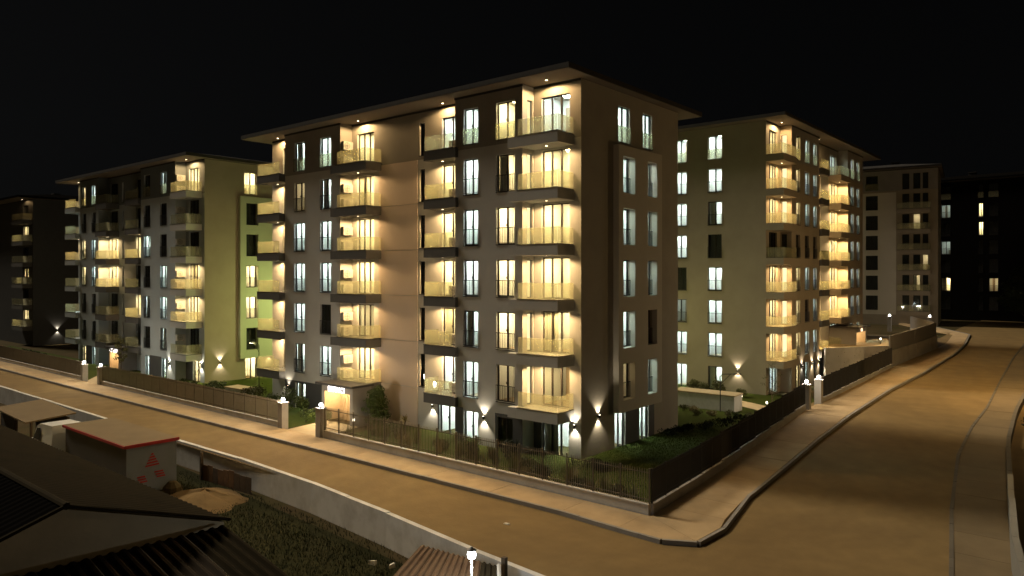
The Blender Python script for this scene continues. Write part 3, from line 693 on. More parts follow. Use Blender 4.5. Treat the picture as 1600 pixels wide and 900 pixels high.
# ------------------------------------------------------------------ fences, walls, gate pillars
def picket_mesh(h):
    def mk():
        m = MB(); m.box(-0.008, 0.008, -0.013, 0.013, 0, h - 0.05)
        m.v += [(0, 0, h)]; 
        a = len(m.v) - 1
        i = len(m.v); m.v += [(-0.008, -0.013, h - 0.05), (0.008, -0.013, h - 0.05), (0.008, 0.013, h - 0.05), (-0.008, 0.013, h - 0.05)]
        for q in range(4): m.f.append((i + q, i + (q + 1) % 4, a)); m.m.append(0)
        return m.mesh('picket', 'picket')
    return cached(('picket', round(h, 2)), mk)
def fence(name, label, a, b, wall_h, top, singly, zf, wall_mat='concrete_white', post_gap=1.38, steps=None, group='picket fences on low walls', wall_w=0.16, fm='fence'):
    """pickets on a low wall between two ground points; zf gives the foot of the wall"""
    a = Vector(a); b = Vector(b); L = (b - a).length; ang = math.atan2(b.y - a.y, b.x - a.x)
    root = thing(name, label, 'fence', (a.x, a.y, 0), ang, group)
    def wz(t): p = a + (b - a) * (t / L); return zf(p.y)
    nst = steps or 1
    pk = MB()
    for s in range(nst):
        t0, t1 = L * s / nst, L * (s + 1) / nst
        if steps: zb0 = zb1 = wz((t0 + t1) / 2)
        else: zb0, zb1 = wz(t0), wz(t1)
        m = MB(); g = 0.004
        lo0, lo1 = min(wz(t0), zb0) - 0.3, min(wz(t1), zb1) - 0.3
        m.hexa([(t0 + g, -wall_w / 2, lo0), (t1 - g, -wall_w / 2, lo1), (t1 - g, wall_w / 2, lo1), (t0 + g, wall_w / 2, lo0),
                (t0 + g, -wall_w / 2, zb0 + wall_h), (t1 - g, -wall_w / 2, zb1 + wall_h), (t1 - g, wall_w / 2, zb1 + wall_h), (t0 + g, wall_w / 2, zb0 + wall_h)])
        m.obj('low_wall', wall_mat, root)
        m = MB(); c = wall_w / 2 + 0.03
        m.hexa([(t0 + g, -c, zb0 + wall_h + .003), (t1 - g, -c, zb1 + wall_h + .003), (t1 - g, c, zb1 + wall_h + .003), (t0 + g, c, zb0 + wall_h + .003),
                (t0 + g, -c, zb0 + wall_h + .045), (t1 - g, -c, zb1 + wall_h + .045), (t1 - g, c, zb1 + wall_h + .045), (t0 + g, c, zb0 + wall_h + .045)])
        m.obj('coping', wall_mat, root)
        H = top - wall_h - 0.045
        for hz in (0.14, H - 0.16):
            m = MB(); za, zb = zb0 + wall_h + 0.045 + hz, zb1 + wall_h + 0.045 + hz
            m.hexa([(t0, -.012, za), (t1, -.012, zb), (t1, .012, zb), (t0, .012, za), (t0, -.012, za + .035), (t1, -.012, zb + .035), (t1, .012, zb + .035), (t0, .012, za + .035)])
            m.obj('rail', fm, root)
        n = max(1, round((t1 - t0) / post_gap)); pg = (t1 - t0) / n
        for k in range(n + (1 if s == nst - 1 else 0)):
            t = t0 + pg * k; zb = zb0 + (zb1 - zb0) * k / n + wall_h + 0.045
            m = cached(('post', round(H, 2), fm), lambda: _post(H, fm)); inst('post', m, root, (t, 0, zb))
            if k < n:
                q = round(pg / 0.112)
                for j in range(1, q):
                    tt = t + pg * j / q; z2 = zb0 + (zb1 - zb0) * (tt - t0) / (t1 - t0) + wall_h + 0.045
                    if singly: inst('picket', picket_mesh(H), root, (tt, 0, z2 + 0.02))
                    else: pk.box(tt - .013, tt + .013, -.024, .024, z2 + 0.02, z2 + H)
    if pk.f: stuff(pk.obj('pickets', fm, root))
    return root
def _post(H, fm='fence'):
    m = MB(); m.box(-0.03, 0.03, -0.03, 0.03, 0, H + 0.02); m.box(-0.036, 0.036, -0.036, 0.036, H + 0.02, H + 0.035); return m.mesh('post', fm)
flat = lambda y: 0.0
YF = -5.92
fence('picket_fence', 'front picket fence on a pale low wall along the garden of the corner block', (-14.35, YF), (7.40, YF), 0.52, 1.95, True, flat)
fence('picket_fence', 'picket fence turning up the climbing street beside the lawn', (7.44, YF + 0.12), (5.62, 18.3), 0.52, 1.95, False, zs, 'concrete', steps=9, fm='fence_unlit')
fence('picket_fence', 'long dark picket fence between the two street gates', (-46.7, YF), (-19.1, YF), 0.42, 1.8, False, flat)
fence('picket_fence', 'dark picket fence running away past the pale block', (-95, YF), (-51.2, YF), 0.42, 1.8, False, flat)
fence('picket_fence', 'stepped fence climbing past the blank white wall', (5.72, 21.6), (5.9, 41.2), 0.40, 1.9, False, zs, 'concrete', steps=9, fm='fence_unlit')

def pillar(x, y, label, z=0.0, h=1.68, mat_='concrete', power=190):
    root = thing('gate_pillar', label, 'gate pillar', (x, y, z), 0, 'gate pillars with lamps')
    m = MB(); m.box(-0.23, 0.23, -0.23, 0.23, -0.3, h); m.obj('shaft', mat_, root)
    m = MB(); m.box(-0.27, 0.27, -0.27, 0.27, h + .003, h + 0.06); m.obj('cap', 'concrete', root)
    l = MB(); l.lathe([(0.0, 0.0), (0.06, 0.0), (0.05, 0.05), (0.05, 0.06)], (0, 0, h + 0.062), 10); l.obj('lamp_base', 'metal', root)
    g = MB(); g.lathe([(0.11 * math.sin(t), -0.11 * math.cos(t)) for t in [math.pi * i / 8 for i in range(9)]], (0, 0, h + 0.235), 14); go = g.obj('globe', 'lamp_cool', root)
    point_light(root, (0, -0.0, h + 0.42), power, (1.0, 0.86, 0.66), 0.1)
    return root
pillar(-18.72, YF, 'gate pillar at the end of the long dark fence by the lit garden path')
pillar(-14.72, YF, 'gate pillar at the start of the front picket fence', h=1.8)
pillar(-50.75, YF, 'gate pillar on the far side of the pale block\'s gate', h=1.55)
pillar(-47.05, YF, 'gate pillar of the pale block beside the long dark fence', h=1.6)
pillar(5.6, 18.75, 'gate pillar at the upper end of the lawn fence', zs(18.75), 1.75)
pillar(5.65, 21.15, 'pale gate pillar where the stepped fence begins', zs(21), 1.75)
pillar(-1.5, 73.5, 'lamp pillar before the distant block, beside its dark shrubs', 2.6, 1.6)
pillar(3.0, 74.5, 'lamp pillar before the distant block, close to the concrete terrace wall', 2.6, 1.6)

# blank retaining wall of the terrace and the concrete block beyond it
tw = thing('retaining_wall', 'blank white concrete retaining wall with tie holes above the stepped fence', 'wall', (0.15, 41.0, 0), R(56))
pn = 4; Lw = 7.6
for k in range(pn):
    m = MB(); m.box(Lw * k / pn + .004, Lw * (k + 1) / pn - .004, 0, 0.25, -0.8, 2.75); m.obj('panel', 'concrete_white', tw)
    for (dx, dz) in ((0.3, 2.25), (0.3, 1.3), (1.5, 1.9)):
        m = MB(); m.lathe([(0.0, 0), (0.035, 0)], (0, 0, 0), 8); h = m.obj('tie_hole', 'interior_dark', tw, (Lw * k / pn + dx, -0.002, dz)); h.rotation_euler = (R(90), 0, 0)
m = MB(); 
terr_o = MB(); terr_o.poly([(0.0, 41.2, 2.6), (4.4, 47.4, 2.6), (5.6, 52, 2.6), (6.2, 62, 2.6), (-1.3, 62, 2.6), (-1.35, 41.2, 2.6)])
structure(terr_o.obj('terrace', 'path'))
cb = thing('terrace_wall', 'brown concrete boundary wall with a ledge where the street ends', 'wall', (0, 0, 0))
for (p, q) in (((5.75, 41.8), (6.35, 49.0)), ((6.36, 49.1), (6.75, 57.5)), ((6.74, 57.6), (3.0, 64.5))):
    d = Vector((q[0] - p[0], q[1] - p[1])).normalized(); n = Vector((-d.y, d.x)) * 0.3
    z0, z1 = zs(p[1]), zs(q[1])
    m = MB(); m.hexa([(p[0], p[1], z0 - .3), (q[0], q[1], z1 - .3), (q[0] + n.x, q[1] + n.y, z1 - .3), (p[0] + n.x, p[1] + n.y, z0 - .3),
                      (p[0], p[1], z0 + 1.55), (q[0], q[1], z1 + 1.55), (q[0] + n.x, q[1] + n.y, z1 + 1.55), (p[0] + n.x, p[1] + n.y, z0 + 1.55)]); m.obj('lower_wall', 'concrete', cb)
    n2 = n * 0.35; n3 = n * 0.9
    m = MB(); m.hexa([(p[0] + n2.x, p[1] + n2.y, z0 + 1.553), (q[0] + n2.x, q[1] + n2.y, z1 + 1.553), (q[0] + n3.x, q[1] + n3.y, z1 + 1.553), (p[0] + n3.x, p[1] + n3.y, z0 + 1.553),
                      (p[0] + n2.x, p[1] + n2.y, z0 + 2.9), (q[0] + n2.x, q[1] + n2.y, z1 + 2.9), (q[0] + n3.x, q[1] + n3.y, z1 + 2.9), (p[0] + n3.x, p[1] + n3.y, z0 + 2.9)]); m.obj('upper_wall', 'portal', cb)

# low retaining wall on the near side of the street
rw = thing('retaining_wall', 'long grey low retaining wall below the near edge of the street', 'wall', (0, 0, 0))
pts = [(-60, -12.0), (-45, -11.95), (-32, -11.9), (-22, -11.85), (-14, -11.75), (-7, -12.0), (-1, -12.55), (4.4, -13.25), (8.2, -13.6), (12.5, -14.6), (15.2, -18), (16.5, -26)]
for p, q in zip(pts, pts[1:]):
    d = Vector((q[0] - p[0], q[1] - p[1])); nseg = max(1, round(d.length / 4.0))
    for k in range(nseg):
        a = Vector(p) + d * (k / nseg); b = Vector(p) + d * ((k + 1) / nseg); u = d.normalized(); n = Vector((-u.y, u.x)) * 0.22
        a = a + u * .004; b = b - u * .004
        ta, tb = 0.10 + random.uniform(-.02, .02), 0.10 + random.uniform(-.02, .02)
        m = MB(); m.hexa([(a.x, a.y, -1.6), (b.x, b.y, -1.6), (b.x + n.x, b.y + n.y, -1.6), (a.x + n.x, a.y + n.y, -1.6),
                          (a.x, a.y, ta), (b.x, b.y, tb), (b.x + n.x, b.y + n.y, tb), (a.x + n.x, a.y + n.y, ta)]); m.obj('wall_section', 'concrete_white', rw)
# dirt verge from the road edge to the wall where the wall swings away
m = MB()
vp = [(-7, -11.8), (-1, -11.8), (4.4, -11.8), (8.2, -11.8), (12.5, -11.8), (15.2, -11.8)]
wp = [(-7, -11.85), (-1, -12.4), (4.4, -13.1), (8.2, -13.45), (12.5, -14.4), (15.1, -17.8)]
for k in range(5): m.quad((*wp[k], -0.016), (*wp[k + 1], -0.016), (*vp[k + 1], -0.016), (*vp[k], -0.016))
structure(m.obj('road_verge', 'road'))

# boundary of the far pavement: a low wall with grey sheet panels
bw = thing('boundary_wall', 'low concrete wall with grey sheet panels behind the far pavement', 'wall', (0, 0, 0))
for k, (ya, yb) in enumerate([(y, y + 2.4) for y in [-20 + 2.4 * i for i in range(26)]]):
    a = (lerp_path(WALL_R, ya) + 0.02, ya + .01); b = (lerp_path(WALL_R, yb) + 0.02, yb - .01)
    ht = 1.25 if yb < 2.5 else (0.9 if yb < 8 else 0.45)
    m = MB(); m.hexa([(a[0], a[1], zs(a[1]) - .4), (a[0] + .2, a[1], zs(a[1]) - .4), (b[0] + .2, b[1], zs(b[1]) - .4), (b[0], b[1], zs(b[1]) - .4),
                      (a[0], a[1], zs(a[1]) + ht), (a[0] + .2, a[1], zs(a[1]) + ht), (b[0] + .2, b[1], zs(b[1]) + ht), (b[0], b[1], zs(b[1]) + ht)])
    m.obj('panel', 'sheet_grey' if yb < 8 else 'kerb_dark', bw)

# ------------------------------------------------------------------ gardens
def region(name, pts, m, z=0.0): 
    o = MB(); o.poly([(x, y, z if len(p) < 3 else p[2]) for p in pts for (x, y) in [p[:2]]]); return structure(o.obj(name, m))
lw = MB()
for (xa, xb) in [(-95, -51), (-51, -46.8), (-46.8, -18.9)]: lw.quad((xa, -5.84, 0.0), (xb, -5.84, 0.0), (xb, 0.73, 0.0), (xa, 0.73, 0.0))
lw.quad((-41.5, 0.73, 0), (-29.5, 0.73, 0), (-29.5, 26, -0.3), (-41.5, 26, -0.3)); 
structure(lw.obj('lawn', 'lawn'))
lg = MB()
ysl = [-5.8, -1.5, 3, 7.5, 12, 17, 22, 27, 31]
def lz(y): return 0.0 if y < 12 else -0.54 * min(1, (y - 12) / 10)
for a, b in zip(ysl, ysl[1:]):
    xa0 = -14.5 if b <= -1.4 else (0.03 if b <= 11 else -40)
    lg.quad((xa0, a, lz(a)), (lerp_path(FENCE, a) - 0.25, a, lz(a)), (lerp_path(FENCE, b) - 0.25, b, lz(b)), (xa0, b, lz(b)))
lg.quad((-14.5, -1.5, 0), (0.03, -1.5, 0), (0.03, 0.05, 0), (-14.5, 0.05, 0))
structure(lg.obj('lawn_corner', 'lawn'))
m = MB(); m.quad((-18.5, -6.0, 0.012), (-14.95, -6.0, 0.012), (-15.6, -2.4, 0.02), (-19.0, -2.4, 0.02)); structure(m.obj('path', 'path'))
m = MB(); m.quad((-50.5, -6.0, 0.012), (-47.3, -6.0, 0.012), (-55.6, -0.9, 0.02), (-58.0, -0.9, 0.02)); structure(m.obj('path_pale_block', 'path'))
m = MB(); m.poly([(5.3, 18.9, -0.25), (5.4, 21.0, -0.25), (1.5, 24.2, -0.50), (-2.6, 26.2, -0.52), (-3.0, 24.4, -0.52), (0.5, 22.4, -0.45)]); structure(m.obj('path_court', 'path'))

def leaf_blob(mb, c, rad, n, size, rng, m=0, squash=1.0, shell=0.55):
    for _ in range(n):
        while True:
            d = Vector((rng.uniform(-1, 1), rng.uniform(-1, 1), rng.uniform(-1, 1)))
            if 0.05 < d.length <= 1: break
        d = d.normalized() * (shell + (1 - shell) * rng.random()) if rng.random() < .8 else d
        p = Vector(c) + Vector((d.x * rad[0], d.y * rad[1], d.z * rad[2]))
        a = Vector((rng.gauss(0, 1), rng.gauss(0, 1), rng.gauss(0, 1))).normalized(); b = a.orthogonal().normalized()
        s = size * rng.uniform(0.6, 1.4)
        mb.quad(p - a * s, p + b * s * .45, p + a * s, p - b * s * .45, m)
def shrub(x, y, z, rx, ry, h, n, leaf, mt, label, seed, name='shrub', group='garden shrubs', lobes=5):
    rng = random.Random(seed); root = thing(name, label, 'shrub', (x, y, z), 0, group)
    m = MB()
    for k in range(lobes):
        a = rng.uniform(0, 6.28); r = rng.uniform(0.1, 0.55)
        leaf_blob(m, (rx * r * math.cos(a), ry * r * math.sin(a), h * rng.uniform(0.35, 0.7)), (rx * rng.uniform(.4, .65), ry * rng.uniform(.4, .65), h * rng.uniform(.28, .42)), n // lobes, leaf, rng)
    m.obj('foliage', mt, root)
    s = MB()
    for k in range(4):
        a = rng.uniform(0, 6.28); s.tube([(0.03 * math.cos(a), 0.03 * math.sin(a), -0.05), (rx * .3 * math.cos(a), ry * .3 * math.sin(a), h * .55)], [0.018, 0.008], 5)
    s.obj('stem', 'bark', root); return root
def tuft(x, y, z, h, n, label, seed, mt='grass_blade', spread=0.35, group='ornamental grasses behind the front fence', wdt=0.012):
    rng = random.Random(seed); m = MB()
    for _ in range(n):
        a = rng.uniform(0, 6.28); r = spread * rng.random() ** .5 * .5; b = Vector((r * math.cos(a), r * math.sin(a), 0))
        lean = rng.uniform(.05, spread); hh = h * rng.uniform(.55, 1.1); t = b + Vector((lean * math.cos(a), lean * math.sin(a), hh)); md = b.lerp(t, .55) + Vector((0, 0, hh * .08))
        s = Vector((-math.sin(a), math.cos(a), 0)) * wdt
        m.quad(b - s, b + s, md + s * .7, md - s * .7); m.poly([md - s * .7, md + s * .7, t])
    return tag(m.obj('grass_tuft', mt, None, (x, y, z)), label, 'grass', group)
# shrubs and grasses along the front fence
rng = random.Random(3)
for k in range(46):
    x = -13.6 + 20.6 * k / 45 + rng.uniform(-.2, .2); y = rng.choice([-5.2, -4.6, -3.9, -3.1]) + rng.uniform(-.25, .25)
    if y > -3.4 and x > -1: y -= 1.3
    tuft(x, y, 0.0, rng.uniform(.5, 1.0), 90, 'arching ornamental grass tuft in the bed behind the front picket fence', 100 + k, rng.choice(['grass_blade', 'grass_blade', 'straw', 'leaf_olive']))
for k, (x, y, rx, h, mt) in enumerate([(-12.6, -2.4, .7, .8, 'leaf_green'), (-10.9, -3.0, .6, .7, 'leaf_olive'), (-7.3, -3.2, .6, .75, 'leaf_green'), (-5.4, -2.9, .75, 1.1, 'leaf_green'), (-4.6, -3.5, .6, .9, 'leaf_dark'),
                                    (-2.9, -2.6, .55, 1.2, 'leaf_dark'), (-1.0, -3.3, .6, .6, 'leaf_green'), (0.8, -4.3, .8, .7, 'leaf_dark'), (3.2, -4.6, .8, .6, 'leaf_dark'), (5.0, -4.4, .7, .6, 'leaf_olive'), (1.8, -1.0, .6, .5, 'leaf_dark')]):
    shrub(x, y, 0, rx, rx, h, 700, .055, mt, 'low leafy shrub in the planting bed behind the front picket fence', 200 + k, group='shrubs behind the front fence')
def bushy(x, y, z, h, r, n, label, seed, mt='leaf_green', name='bushy_shrub'):
    rng = random.Random(seed); root = thing(name, label, 'shrub', (x, y, z))
    m = MB()
    for k in range(16):
        t = k / 15; rr = r * (0.75 + .35 * math.sin(t * 3.0)) * (1 - .35 * t); a = rng.uniform(0, 6.28)
        leaf_blob(m, (rr * .35 * math.cos(a), rr * .35 * math.sin(a), h * (.12 + .78 * t)), (rr * .8, rr * .8, h * .12), n // 16, .07, rng)
    m.obj('crown', mt, root); s = MB(); s.tube([(0, 0, -.05), (0.03, 0.02, h * .5), (0, 0, h * .85)], [.05, .035, .015], 7); s.obj('trunk', 'bark', root); return root
bushy(-14.9, -1.5, 0, 2.65, 0.95, 3600, 'big round-topped green shrub beside the lit entrance porch', 11)
def spiky(x, y, z, h, label, seed, n=46, mt='straw', trunk_h=0.9):
    rng = random.Random(seed); root = thing('spiky_plant', label, 'plant', (x, y, z)); s = MB(); s.tube([(0, 0, -.05), (0.02, 0, trunk_h)], [.06, .045], 7); s.obj('trunk', 'bark', root)
    m = MB()
    for _ in range(n):
        a = rng.uniform(0, 6.28); el = rng.uniform(-.2, 1.4); d = Vector((math.cos(a) * math.cos(el), math.sin(a) * math.cos(el), math.sin(el))); L = h * rng.uniform(.7, 1.1)
        b = Vector((0, 0, trunk_h)); t = b + d * L + Vector((0, 0, -.12 * L)); md = b + d * L * .5; s_ = d.cross(Vector((0, 0, 1))).normalized() * .022 if abs(d.z) < .98 else Vector((.022, 0, 0))
        m.quad(b - s_, b + s_, md + s_, md - s_); m.poly([md - s_, md + s_, t])
    m.obj('leaves', mt, root); return root
spiky(-10.2, -3.3, 0, .55, 'small spiky-headed plant standing over the grasses by the wall lamp', 21, 60, 'straw', 1.25)
spiky(-2.9, -2.0, 0, .9, 'dark broad-leaved plant before the corner ground window', 22, 40, 'leaf_dark', .4)
# shrubs beside the gate path
shrub(-19.6, -3.6, 0, .9, .7, .9, 900, .06, 'leaf_green', 'low green shrub left in the glow of the garden path lamp', 31)
shrub(-18.9, -2.6, 0, .6, .5, .8, 700, .06, 'leaf_olive', 'olive shrub beside the path before the entrance porch', 32)
for k in range(5): shrub(-29.5 + k * 1.7 + rng.uniform(-.3, .3), -2.0 + rng.uniform(-.6, .4), 0, .9, .8, 1.2 + .5 * (k % 2), 800, .07, rng.choice(['leaf_green', 'leaf_olive']), 'bushy shrub in the garden beyond the long dark fence', 40 + k, group='shrubs beyond the long dark fence')
for k in range(6): shrub(-40.5 + k * 1.5, -1.2 + rng.uniform(-.6, .6), 0, .8, .7, .8, 500, .07, 'leaf_green', 'low shrub on the lawn between the pale and the taupe block', 50 + k, group='shrubs between the two blocks')
for k in range(7): shrub(-88 + k * 3.4, -3.0 + rng.uniform(-.8, .8), 0, 1.2, 1.0, 1.0, 300, .1, 'leaf_dark', 'dark shrub behind the fence past the pale block', 60 + k, group='dark shrubs past the pale block')
# planter boxes
def planter(x, y, rz, L, W, h, label, z=0):
    root = thing('planter_box', label, 'planter', (x, y, z), rz, 'concrete planters'); m = MB(); m.box(0, L, 0, W, -.3, h); m.obj('body', 'concrete_white', root)
    m = MB(); m.box(-.06, L + .06, -.06, W + .06, h + .003, h + .09); m.obj('lid', 'path', root); return root
planter(-5.0, 19.9, R(3), 4.9, 1.7, 1.15, 'long white service box with a flat lid on the court lawn', -.45)
planter(-31.9, -2.6, R(4), 2.2, 1.1, .95, 'small service box with a flat lid behind the long dark fence')
for k, (x, y, r_, h) in enumerate([(-6.2, 27.8, .8, 1.0), (-4.8, 28.1, .8, 1.3), (-7.6, 28.3, .9, 1.0), (-2.8, 27.6, .7, .8), (-8.4, 21.5, .7, .8)]):
    shrub(x, y, -.55, r_, r_ * .8, h, 800, .07, 'leaf_olive', 'olive shrub under the ground windows of the olive block', 70 + k, group='shrubs in the court')
for k in range(9): shrub(-4.6 + k * .85, 17.0 + rng.uniform(-1.2, 1.2), -.3, .5, .4, .5, 260, .06, rng.choice(['leaf_green', 'leaf_olive', 'straw']), 'small plant on the court lawn before the long white service box', 80 + k, group='plants on the court lawn')
for k in range(8): shrub(0.9 + k * .25, 8.0 + k * 1.0, 0, .7, .6, .55, 300, .06, 'leaf_dark', 'dark shrub along the shaded end wall of the corner block', 90 + k, group='shrubs along the end wall')
# court lamp post with a bent arm (not lit), bollard lamps
def lamp_post(x, y, z, rz, label, lit=None, power=0, T=0.0, col=(1.0, 0.93, 0.36), group='garden lamp posts'):
    root = thing('lamp_post', label, 'lamp post', (x, y, z), rz, group); m = MB(); m.tube([(0, 0, -.1), (0, 0, 2.7 + T), (.15, 0, 2.85 + T), (1.15, 0, 2.88 + T)], [.04, .035, .03, .025], 8); m.obj('pole', 'metal', root)
    m = MB(); m.tube([(0, 0, 2.1 + T), (.75, 0, 2.86 + T)], .02, 6); m.obj('brace', 'metal', root)
    m = MB(); m.box(.95, 1.5, -.09, .09, 2.84 + T, 2.92 + T); h = m.obj('lamp_head', 'metal', root)
    m = MB(); m.box(1.0, 1.45, -.07, .07, 2.825 + T, 2.838 + T); m.obj('lens', lit or 'ac_white', root)
    if power: point_light(root, (1.22, 0, 2.75 + T), power, col, .15)
    return root
lamp_post(-0.9, 19.5, -.45, R(35), 'thin dark lamp post with a bent arm beside the long white service box')
lamp_post(-33.6, 9.5, 0, R(180), 'lit lamp post in the gap between the pale block and the corner block', 'lamp_white', 2300, 5.0, (0.92, 1.0, 0.34))
lamp_post(-35.0, 2.2, 0, R(180), 'lit lamp post on the lawn facing the green-lit end wall', 'lamp_white', 130, 1.0, (0.95, 1.0, 0.36))
lamp_post(-11, 20, -.4, R(90), 'lit lamp post hidden behind the corner block', 'lamp_white', 900, 4.0)
lamp_post(18.4, 30, zs(30), R(180), 'tall street lamp on the far pavement where the street climbs', 'lamp_warm', 3000, 5.2, (1.0, .66, .28), 'street lamps')
def bollard(x, y, z, label, power=14):
    root = thing('bollard_lamp', label, 'lamp', (x, y, z), 0, 'bollard lamps by the paths'); m = MB(); m.lathe([(0, 0), (.05, 0), (.05, .45), (0, .45)], n=8); m.obj('post', 'metal', root)
    m = MB(); m.lathe([(0, .452), (.055, .452), (.055, .60), (0, .60)], n=8); m.obj('lens', 'lamp_white', root); m = MB(); m.lathe([(0, .602), (.07, .602), (.07, .64), (0, .64)], n=8); m.obj('cap', 'metal', root)
    point_light(root, (0, 0, .72), power, (1.0, .80, .45), .05); return root
bollard(-18.0, -3.5, 0, 'bollard lamp glowing beside the garden path of the corner block', 110)
bollard(-15.7, -2.75, 0, 'bollard lamp at the foot of the entrance porch', 10)
bollard(-1.5, 24.9, -.5, 'bollard lamp on the court path of the olive block', 25)
bollard(1.2, 23.2, -.5, 'bollard lamp where the court path meets the slender tree', 12)
bollard(2.8, 50.5, 2.6, 'bollard lamp on the terrace before the dark entrance porch', 14)
# trees
def tree(x, y, z, h, r, n, leaf, label, seed, mt='leaf_dark', trunk=.12, name='tree', group=None, clumps=16, base=.35):
    rng = random.Random(seed); root = thing(name, label, 'tree', (x, y, z), 0, group); t = MB(); cl = []
    t.tube([(0, 0, -.1), (rng.uniform(-.1, .1), rng.uniform(-.1, .1), h * .45), (rng.uniform(-.2, .2), rng.uniform(-.2, .2), h * .9)], [trunk, trunk * .7, trunk * .2], 7)
    for k in range(clumps):
        a = k * 2.4 + rng.uniform(-.4, .4); zz = h * (base + (1 - base) * (k + .5) / clumps); rr = r * math.sin(math.pi * min(.96, max(.12, (zz / h - base + .12) / (1.12 - base)))) * rng.uniform(.45, .95)
        p = (rr * math.cos(a), rr * math.sin(a), zz); cl.append(p); t.tube([(0, 0, max(.3, zz - rr * .7 - .2)), p], [trunk * .35, trunk * .1], 5)
    m = MB()
    for p in cl: leaf_blob(m, p, (r * .36, r * .36, r * .27), n // clumps, leaf, rng, shell=.3)
    t.obj('trunk', 'bark', root); m.obj('crown', mt, root); return root
tree(1.3, 24.0, -.5, 3.6, .7, 240, .05, 'slender almost bare young tree at the corner of the olive block', 301, 'leaf_olive', .045, clumps=14, base=.3)
tree(-53.6, -1.6, 0, 3.6, .9, 500, .1, 'young leafy tree before the entrance of the pale block', 302, 'leaf_olive', .05)
for k, (x, y, h, r_) in enumerate([(12, 92, 9, 4), (20, 88, 11, 5), (27, 78, 9, 4.5), (25, 98, 12, 6), (34, 110, 13, 6)]):
    tree(x, y, 1.5, h, r_, 2600, .28, 'dark tree massed beyond the end of the street', 310 + k, 'leaf_dark', .25, group='dark trees beyond the street end')
for k, (x, y, h, r_) in enumerate([(-118, -6, 9, 4.5), (-128, 4, 11, 5), (-140, -12, 12, 6), (-110, 18, 10, 5)]):
    tree(x, y, 0, h, r_, 2200, .3, 'dark tree beyond the distant block down the street', 330 + k, 'leaf_dark', .25, group='dark trees down the street')
for k in range(7): shrub(19.4 + rng.uniform(.6, 1.6) - k * .35, 6 + k * 4.0, zs(6 + k * 4), 1.5, 2.2, 1.9, 900, .13, 'leaf_dark', 'dark bush crowding over the low wall of the far pavement', 350 + k, group='bushes behind the far pavement')

# grass of the near bank and lawns
def grass_field(name, poly_fn, n, h, mt, seed, wdt=.02):
    rng = random.Random(seed); m = MB()
    while len(m.f) < n:
        x, y, z = poly_fn(rng)
        a = rng.uniform(0, 6.28); hh = h * rng.uniform(.4, 1.2); s = Vector((math.cos(a), math.sin(a), 0)) * wdt; b = Vector((x, y, z))
        m.poly([b - s, b + s, b + Vector((rng.gauss(0, .25) * hh, rng.gauss(0, .25) * hh, hh))])
    o = m.obj(name, mt); o['label'] = {'grass': 'short grass of the corner lawn', 'weeds': 'rough weeds on the bank below the street'}[name]; o['category'] = 'grass'; return stuff(o)
grass_field('grass', lambda r: (lambda y: (r.uniform(0.15, lerp_path(FENCE, y) - .35), y, lz(y)))(r.uniform(-5.6, 11.5)), 16000, .09, 'lawn', 401, .012)
def bank(r):
    while True:
        x = r.uniform(-20, 6.5); y = r.uniform(-21, -12.3)
        if y < -13.5 + .0 * x and r.random() < .8 or r.random() < .3: return (x, y, -1.3)
mat('bank_soil', (0.030, 0.029, 0.012), 1.0, 0.4, 1.0, 0.5, spec=0.05, dirt=(0.018, 0.02, 0.007), dirt_amt=0.8, dirt_scale=0.5)
mat('weed', (0.020, 0.027, 0.008), 0.9, 0.5, 1.2)
grass_field('weeds', bank, 26000, .15, 'weed', 402, .018)
m = MB(); m.quad((-21, -21.5, -1.285), (8.5, -21.5, -1.285), (8.5, -13.8, -1.285), (-21, -11.9, -1.285)); structure(m.obj('bank', 'bank_soil'))

# ------------------------------------------------------------------ the yards below the street
def corrugated(mb, P, n, amp, m=0):
    """a corrugated sheet over the quad P (ridge a, ridge b, eave b, eave a): ribs run from ridge to eave"""
    a, b, c, d = [Vector(p) for p in P]; nrm = (b - a).cross(d - a).normalized()
    if nrm.z < 0: nrm = -nrm
    prof = [0, 0, 1, 1]
    for k in range(n):
        for j in range(4):
            t0 = (k + j / 4) / n; t1 = (k + (j + 1) / 4) / n; h0 = prof[j] * amp; h1 = prof[(j + 1) % 4] * amp
            mb.quad(a.lerp(b, t0) + nrm * h0, a.lerp(b, t1) + nrm * h1, d.lerp(c, t1) + nrm * h1, d.lerp(c, t0) + nrm * h0, m)
sh = thing('shed', 'long gabled shed with brown sheet roofing and a plain pale gable', 'shed', (0, 0, 0))
GX, YE, ZE, YR, ZR = 2.84, -21.65, 3.0, -25.66, 4.34
YW = YR - (YE - YR) * 1.9; ZW = ZR - (ZR - ZE) * 1.9
m = MB(); corrugated(m, [(-30, YR, ZR), (GX + .12, YR, ZR), (GX + .12, YE + .1, ZE - .03), (-30, YE + .1, ZE - .03)], 110, .035); m.obj('roof_sheet', 'sheet_brown', sh)
m = MB(); corrugated(m, [(-30, YR, ZR), (GX + .12, YR, ZR), (GX + .12, YW, ZW), (-30, YW, ZW)], 110, .035); m.obj('roof_sheet', 'unlit_black', sh)  # near slope coloured black in place of its shade
m = MB(); m.poly([(GX, YE, -1.3), (GX, YE, ZE - .06), (GX, YR, ZR - .06), (GX, YW, ZW - .06), (GX, YW, -1.3)]); m.obj('gable', 'gable', sh)
m = MB(); m.quad((-30, YE, -1.3), (GX, YE, -1.3), (GX, YE, ZE - .06), (-30, YE, ZE - .06)); m.obj('wall', 'gable', sh)
m = MB(); m.tube([(-30, YR, ZR + .04), (GX + .15, YR, ZR + .04)], .09, 8); m.obj('ridge_cap', 'sheet_brown', sh)
m = MB(); m.tube([(GX + .13, YE + .1, ZE + .02), (GX + .13, YR, ZR + .05), (GX + .13, YW, ZW + .05)], .05, 6); m.obj('verge_trim', 'sheet_brown', sh)
